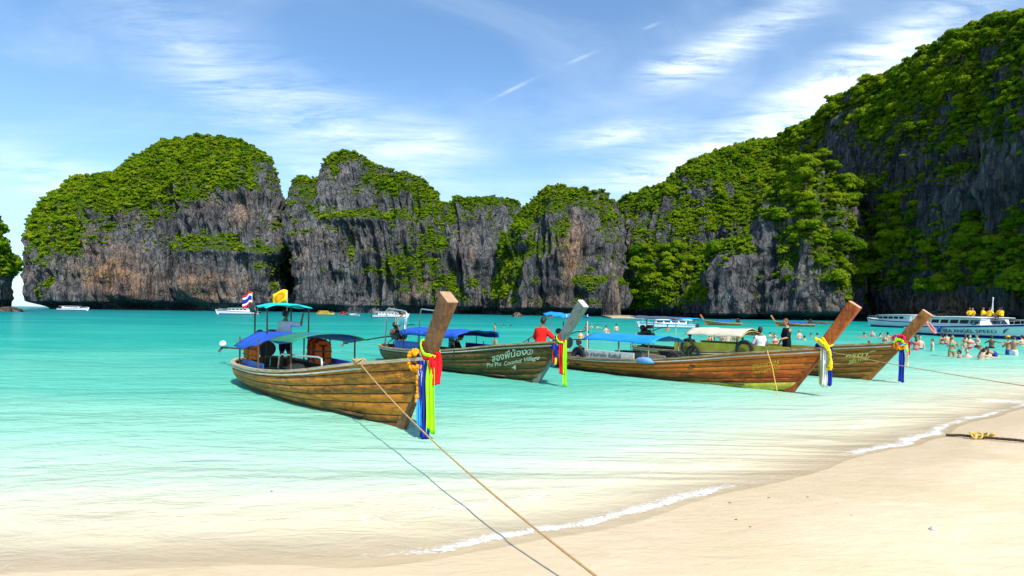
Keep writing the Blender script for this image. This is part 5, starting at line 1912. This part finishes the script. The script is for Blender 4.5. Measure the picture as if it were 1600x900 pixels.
RW = (CLOTH['red'], CLOTH['white'], cl('flag_blue', (.015, .03, .32)))
flag(world_of(B1, (-8.4, -.36, 1.9)), .62, 'red, white and blue striped flag at the teal canopy corner', [(RW[0], 1), (RW[1], 1), (RW[2], 2), (RW[1], 1), (RW[0], 1)], .26, .36, R(-52) + R(110))
flag(world_of(B1, (-7.55, .35, 2.1)), .48, 'yellow flag with an orange emblem on the teal canopy', [(cl('flag_yellow', (.85, .55, .01)), 1)], .42, .34, 0.0, cl('flag_orange', (.72, .20, .01)))

# ------------------------------------------------------------------ things carried in the boats
def jacket_mesh():
    mb = MB()
    for e in (-1, 1):
        mb.box((e * .10, 0, -.24), (.16, .07, .40), bevel=.03)
        mb.box((e * .13, .01, -.02), (.08, .06, .10), Matrix.Rotation(e * .4, 3, 'Y'), .02)
    mb.box((0, .03, .03), (.24, .06, .10), bevel=.03)
    return mb


def life_jacket(root, p, rz, mat, label, k):
    e = empty('life_jacket', world_of(root, p), root.rotation_euler.z + rz)
    tag(e, label, 'life jacket', 'life jackets hanging in the nearest boat')
    jacket_mesh().build('foam_panel', mat, e)
    for zz in (-.16, -.32):
        MB().box((0, -.042, zz), (.38, .012, .03)).build('strap', BLACK, e)
    return e


JO = cl('orange_nylon', (.82, .16, .012))
JR = cl('dark_red_nylon', (.34, .022, .012))
JB = cl('brown_orange_nylon', (.52, .12, .02))
for k, (x, m_, lb) in enumerate([(-7.55, JO, 'orange life jacket above the blue panel, leftmost of three'), (-7.2, JB, 'brownish orange life jacket above the blue panel, middle of three'), (-6.85, JO, 'orange life jacket above the blue panel, rightmost of three')]):
    life_jacket(B1, (x, -.70, 1.16), .1 * k, m_, lb, k)
for k in range(6):
    lb = ['leftmost', 'second', 'third', 'fourth', 'fifth', 'rightmost'][k]
    life_jacket(B1, (-5.15 + .20 * k, .28 - .03 * k, 1.28 - .03 * (k % 2)), .9 + .15 * (k % 3), [JR, JR, JB, JR, JR, JB][k], 'dark red life jacket in the hanging row under the canopy, %s' % lb, k)


def tyre(root, p, r, label, rot):
    e = empty('tyre_fender', world_of(root, p))
    e.rotation_euler = (0, 0, root.rotation_euler.z)
    tag(e, label, 'tyre', 'old tyres hung over the boat sides')
    ring = [Vector((r * math.cos(a), 0, r * math.sin(a))) for a in np.linspace(0, 6.283, 25)[:-1]]
    ob = MB().tube(ring, r * .20, 10, closed=True).build('casing', paint('tyre_rubber', (.014, .014, .015), .75, .3, 20), e, True)
    MB().tube([Vector((r * .72 * math.cos(a), -.03, r * .72 * math.sin(a))) for a in np.linspace(0, 6.283, 25)[:-1]], r * .05, 6, closed=True).build('bead', paint('grey_rubber', (.06, .06, .06), .7), e, True)
    return e


for root, p, r, lb in [(B4, (-6.0, -1.02, .78), .27, 'upper of two overlapping tyres at the left end of the olive board'), (B4, (-5.75, -1.04, .55), .25, 'lower of two overlapping tyres at the left end of the olive board'),
                       (B4, (-3.65, -1.02, .80), .29, 'black tyre hanging on the middle of the olive board'), (B3, (-7.05, -.92, .52), .28, 'black tyre by the knees of the man in the red boat'),
                       (B3, (-3.25, -.66, .60), .24, 'black tyre at the right end of the red boat cargo')]:
    tyre(root, p, r, lb, 0)


def crate(root, p, sz, mat, label, name='crate', cat='crate'):
    e = empty(name, world_of(root, p), root.rotation_euler.z)
    tag(e, label, cat)
    x, y, z = sz
    MB().box((0, 0, z / 2), (x * .94, y * .94, z * .96), bevel=.015).build('box_body', mat, e)
    for zz in (z * .06, z * .94):
        rim = MB()
        for sx_, sy_, lx, ly in ((0, -y / 2, x, .03), (0, y / 2, x, .03), (-x / 2, 0, .03, y), (x / 2, 0, .03, y)):
            rim.box((sx_, sy_, zz), (lx, ly, .05))
        rim.build('rim', mat, e)
    return e


crate(B3, (-4.0, .2, .42), (.55, .5, .42), BLACK, 'black crate behind the striped cloth on the red boat')
crate(B3, (-5.9, .35, .42), (.7, .5, .30), cl('dark_canvas', (.03, .03, .035)), 'dark canvas bundle box under the sky blue tarp', 'box', 'box')
crate(B3, (-2.7, -.55, .52), (.34, .24, .18), BLACK, 'small black camera case on the red boat gunwale', 'case', 'case')
crate(B1, (-5.0, -.2, .14), (.5, .4, .34), paint('orange_crate', (.66, .24, .02), .5), 'orange crate on the deck of the nearest boat')
crate(B1, (-6.1, .1, .14), (.6, .5, .30), paint('tan_crate', (.42, .30, .16), .7, .3), 'tan box on the deck of the nearest boat, beside the blue panel', 'box', 'box')
crate(B2, (-1.8, .1, .72), (.5, .3, .12), DECKW, 'low wooden box on the foredeck of the dark boat', 'box', 'box')


def bundle(root, p, sz, mat, label, seed):
    mb = MB().ball((0, 0, 0), 1.0, 20, 12)
    V = np.array(mb.v)
    V *= (1 + .28 * fbm(V[:, 0] * 1.8, V[:, 1] * 1.8, V[:, 2] * 1.8, 3, seed))[:, None]
    V *= np.array(sz)
    V[:, 2] = np.maximum(V[:, 2], -sz[2] * .5)
    o = link_mesh('cloth_bundle', np_mesh('cloth_bundle', V, np.array(mb.f)), mat, smooth=True)
    o.location, o.rotation_euler = world_of(root, p), (0, 0, root.rotation_euler.z)
    return tag(o, label, 'bundle')


bundle(B3, (-4.15, -.86, .55), (.34, .12, .13), cl('pale_blue_bag', (.16, .36, .70)), 'pale blue bag hanging over the red boat gunwale', 4)
bundle(B1, (-5.6, .1, .34), (.45, .25, .14), REDC, 'red cloth heap on the deck of the nearest boat', 7)
bundle(B1, (-6.3, .2, .52), (.28, .22, .12), cl('straw_mat', (.52, .42, .22)), 'straw coloured coil of rope on the nearest boat box', 9)
bundle(B3, (-5.2, .1, .62), (.6, .3, .10), cl('sand_cloth', (.46, .34, .20)), 'sand coloured blankets under the sky blue tarp', 12)
bundle(B2, (-1.35, -.05, .86), (.5, .22, .08), cl('pale_net', (.55, .45, .30)), 'pale net heap on the dark boat foredeck', 15)
pd = empty('paddle', world_of(B2, (-2.3, .2, .74)), B2.rotation_euler.z)
tag(pd, 'wooden paddle blade standing up on the dark boat foredeck', 'paddle')
MB().tube([(0, 0, .10), (1.1, .1, .20)], .018, 7).build('shaft', DECKW, pd)
MB().ball((-.04, 0, .24), (.11, .03, .19), 12, 8).build('blade', paint('orange_wood', (.50, .26, .09), .6), pd, True)
MB().ball((-5.55, -.68, 1.30), (.13, .06, .17), 12, 8)
an = empty('anchor_pole', world_of(B2, (-1.0, .12, .90)), B2.rotation_euler.z)
tag(an, 'thin slanting pole propped beside the man in red', 'pole')
MB().tube([(-.35, 0, -.02), (.55, .05, .42)], .016, 7).build('shaft', DECKW, an)
MB().tube([(.40, .04, .36), (.32, .04, .05)], .022, 7).build('handle', RUST, an)

# ------------------------------------------------------------------ speedboats
GLASS = paint('dark_glass', (.010, .014, .018), .12, .1, 3, .6)
HULLW = WHITE


def speedboat(loc, heading, L, label, hull_mat=HULLW, stripe=NAVY, roof=WHITE, canopy_roof=True, windows=5, text=None, decks=1, engines=2, beam=None, name='speedboat', fenders=False, high=1.0):
    root = empty(name, loc, heading)
    tag(root, label, 'boat', 'motor boats in the bay')
    B = beam or L * .14
    fb = L * .075 * high
    N = 22
    sec = lambda f: (B * (1 - max(0, (f - .45) / .55) ** 2.2), fb * (1 + .55 * f ** 2))
    rings, deck, stp, boot = [], [], [], []
    for i in range(N):
        f = i / (N - 1)
        b, z = sec(f)
        b = max(b, .02)
        x = -L / 2 + L * f
        xr = x + L * .05 * f ** 3
        rings.append([(x, 0, -.25), (x, b * .72, -.05), (x, b * .86, z * .3), (xr, b, z), (xr, b * .96, z * 1.02), (xr, -b * .96, z * 1.02), (xr, -b, z), (x, -b * .86, z * .3), (x, -b * .72, -.05)])
        for sgn in (1, -1):
            pass
        stp.append((x, xr, b, z))
    MB().loft([[Vector(p) for p in r] for r in rings]).build('hull', hull_mat, root, False)
    for sgn in (1, -1):
        MB().sheet([[(xr, sgn * (b * .985 + .015), z * .86), (xr, sgn * (b + .015), z * .97)] for x, xr, b, z in stp[:-1]], .01).build('stripe', stripe, root)
        MB().sheet([[(x, sgn * (b * .745 + .02), .02), (x, sgn * (b * .83 + .02), z * .22)] for x, xr, b, z in stp[:-1]], .01).build('boot_stripe', stripe, root)
    for dk in range(decks):
        z0 = fb * (1.05 + dk * .95)
        k = 1 - .22 * dk
        x0, x1 = -L * .34 * k, L * .20 * k
        hb = B * .80 * k
        ch_ = fb * .92
        prof = lambda zz: [(x0, -hb), (x1, -hb * .92), (x1 + L * .06 * (1 - zz), -hb * .5), (x1 + L * .06 * (1 - zz), hb * .5), (x1, hb * .92), (x0, hb)]
        cab = MB().loft([[Vector((x, y * (1 - .10 * zz), z0 + ch_ * zz)) for x, y in prof(zz)] for zz in (0, .45, 1)])
        cb = cab.build('cabin', hull_mat, root)
        for sgn in (1, -1):
            for q in range(windows):
                wa = x0 + (x1 - x0) * (q + .10) / windows
                wb = x0 + (x1 - x0) * (q + .90) / windows
                yy = lambda zz: sgn * (hb * (1 - .10 * zz) * (1 - .04) + .035)
                MB().sheet([[(wa, yy(.35), z0 + ch_ * .40), (wb, yy(.35), z0 + ch_ * .40)], [(wa + .08, yy(.8), z0 + ch_ * .80), (wb + .08, yy(.8), z0 + ch_ * .80)]], .012).build('window', GLASS, cb)
        MB().sheet([[(x1 + L * .047, -hb * .45, z0 + ch_ * .4), (x1 + L * .047, hb * .45, z0 + ch_ * .4)], [(x1 + L * .017, -hb * .42, z0 + ch_ * .9), (x1 + L * .017, hb * .42, z0 + ch_ * .9)]], .02).build('windscreen', GLASS, cb)
        if canopy_roof:
            MB().sheet([[(x0 - L * .10 + (x1 - x0 + L * .12) * i / 9, e * hb * 1.08, z0 + ch_ * 1.05 + .05 * math.sin(math.pi * i / 9) + .06 * (1 - e * e)) for e in np.linspace(-1, 1, 7)] for i in range(10)], .05).build('roof', roof, root, True)
            for x in (x0 - L * .09,):
                for y in (-hb, hb):
                    pole(root, (x, y, fb), (x, y, z0 + ch_ * 1.05), .03, GALV, 'roof_post')
    for sgn in (1, -1):
        pts = [Vector((xr, sgn * b * .9, z * 1.02 + .42)) for x, xr, b, z in stp[13:21]]
        MB().tube(pts, .022, 6).build('bow_rail', GALV, root, True)
        for q in pts[::2]:
            MB().tube([q, q - Vector((0, 0, .42))], .016, 5).build('stanchion', GALV, root)
    for k in range(engines):
        y = (k - (engines - 1) / 2) * B * .55
        e = MB().box((-L / 2 - .32, y, fb * .75), (.50, .36, .55), bevel=.10).build('outboard', BLACK, root)
        MB().box((-L / 2 - .30, y, fb * .2), (.18, .12, .9), bevel=.03).build('outboard_leg', BLACK, e)
    if fenders:
        for x in (-L * .36, -L * .10):
            MB().tube([(x, -B - .16, fb * 1.0), (x, -B - .16, fb * .96), (x, -B - .16, fb * .45), (x, -B - .16, fb * .40)], [.06, .16, .16, .06], 10).build('fender', paint('fender_blue', (.01, .06, .45), .4), root, True)
    if text:
        vs_, fs_ = text_verts(text, fb * .46)
        wd = max(p.x for p in vs_)
        out_ = []
        for p in vs_:
            x = -L * .09 + p.x / wd * L * .40
            f = (x + L / 2) / L
            b, z = sec(f)
            zz = z * .40 + p.y
            k = (zz / z - .3) / .7
            out_.append((x, -(b * (.86 + .14 * k) + .035 + .05 * max(0, f - .5)), zz))
        MB().add(out_, fs_).build('lettering', DARKLET, root)
        # round badge and swoosh
        b, z = sec(.70)
        z0 = fb * 1.05
        MB().tube([(L * .155, -B * .80 * .93 - .02, z0 + fb * .38), (L * .155, -B * .80 * .93 - .05, z0 + fb * .38)], fb * .24, 20).build('badge', DARKLET, root)
        MB().tube([(L * .155, -B * .80 * .93 - .05, z0 + fb * .38), (L * .155, -B * .80 * .93 - .065, z0 + fb * .38)], fb * .15, 16).build('badge', paint('badge_teal', (.10, .40, .42), .4), root)
        b, z = sec(.86)
        MB().add([(L * .345, -(b * 1.0 + .03), z * .35), (L * .385, -(b * .98 + .03), z * .75), (L * .35, -(b * 1.04 + .03), z * .60)], [(0, 1, 2)]).build('swoosh', DARKLET, root)
    return root


def sb(px, py, L, heading_deg, label, **kw):
    p = unproj(px, py, 0)
    return speedboat((p.x, p.y, 0), R(heading_deg), L, label, **kw)


sb(115, 485.0, 15.5, 4, 'white speedboat cruising below the left edge of the big massif', windows=6)
sb(372, 491.2, 14.5, 184, 'white speedboat behind the striped flag', windows=6)
sb(508, 491.2, 7.4, 10, 'yellow two deck boat under the middle cliff', hull_mat=paint('yellow_boat', (.80, .46, .01), .4, .1), stripe=YELLOWP, roof=paint('yellow_boat', (.80, .46, .01)), decks=2, windows=4, engines=1, high=.9, name='tour_boat')
sb(538, 491.5, 4.6, 70, 'small red boat under the middle cliff', hull_mat=paint('red_boat', (.62, .03, .05), .4, .1), stripe=WHITE, roof=paint('red_boat', (.62, .03, .05)), decks=2, windows=3, engines=1, high=1.1, beam=1.2, name='tour_boat')
sb(553, 493.2, 3.8, 20, 'small white boat right of the red one under the middle cliff', windows=3, engines=1, high=1.0, beam=1.0)
sb(610, 496.0, 10.0, 8, 'white speedboat behind the roll bar of the dark boat', windows=6)
sb(1042, 512.5, 7.6, 172, 'white and blue speedboat beyond the brown boat stern roof', windows=4, stripe=SKYBLUE)
sb(1402, 511.5, 15.0, 93, 'long white speedboat, bow to the left, behind the lettered one', windows=6)
SA = speedboat((47.6, 59.0, 0), R(-90), 14.6, 'long white lettered speedboat with blue fenders at the right edge', text='SEA ANGEL SPEED', windows=6, fenders=True, engines=3, high=.9)
for k, (x, y) in enumerate([(-1.6, .5), (-1.0, -.3), (-.4, .6), (.1, .1), (.7, .5), (1.2, -.1), (1.9, .3), (2.5, 0)]):
    lb = ['leftmost', 'second', 'third', 'fourth', 'fifth', 'sixth', 'seventh', 'rightmost'][k]
    person('person', world_of(SA, (x + 1.2, y, 2.10)), 200 + 37 * k, SIT(), SKIN_D if k % 2 else SKIN_M, 'passenger in a yellow vest on the lettered speedboat roof, %s' % lb, shirt=YELC, shorts=NAVYC, voxel=.026, group='passengers on the speedboat roof', eyes=False)
for k in range(2):
    p = world_of(SA, (2.2 + .25 * k, .2, 2.35))
    o = MB().tube([p, p + Vector((.05, -.25 + .35 * k, 1.7))], .03, 6).build('antenna', WHITE)
    tag(o, ['thin white antenna leaning left on the lettered speedboat', 'thin white antenna standing right on the lettered speedboat'][k], 'antenna')

# two small longtails anchored far off
for px, py, hd, lb in ((1130, 508.0, 160, 'small far longtail boat with a blue cover under the dark buttress'), (1243, 510.0, 168, 'small far longtail boat partly hidden behind the man in black')):
    p = unproj(px, py, 0)
    f_, h_ = longtail(4, (p.x - 2.9, p.y + .8), (math.cos(R(hd)), math.sin(R(hd))), 6.2, .7, .42, [(0, 0), (.5, .9), (1.2, 1.9)], lb, n_strakes=4)
    f_['group'] = 'small longtail boats far off'
    canopy(f_, -4.6, -1.9, .55, .5, .72, .16, BLUE, seed=3)
    engine(f_, -5.6, .55, (-8, 0, .4), chimney=False)
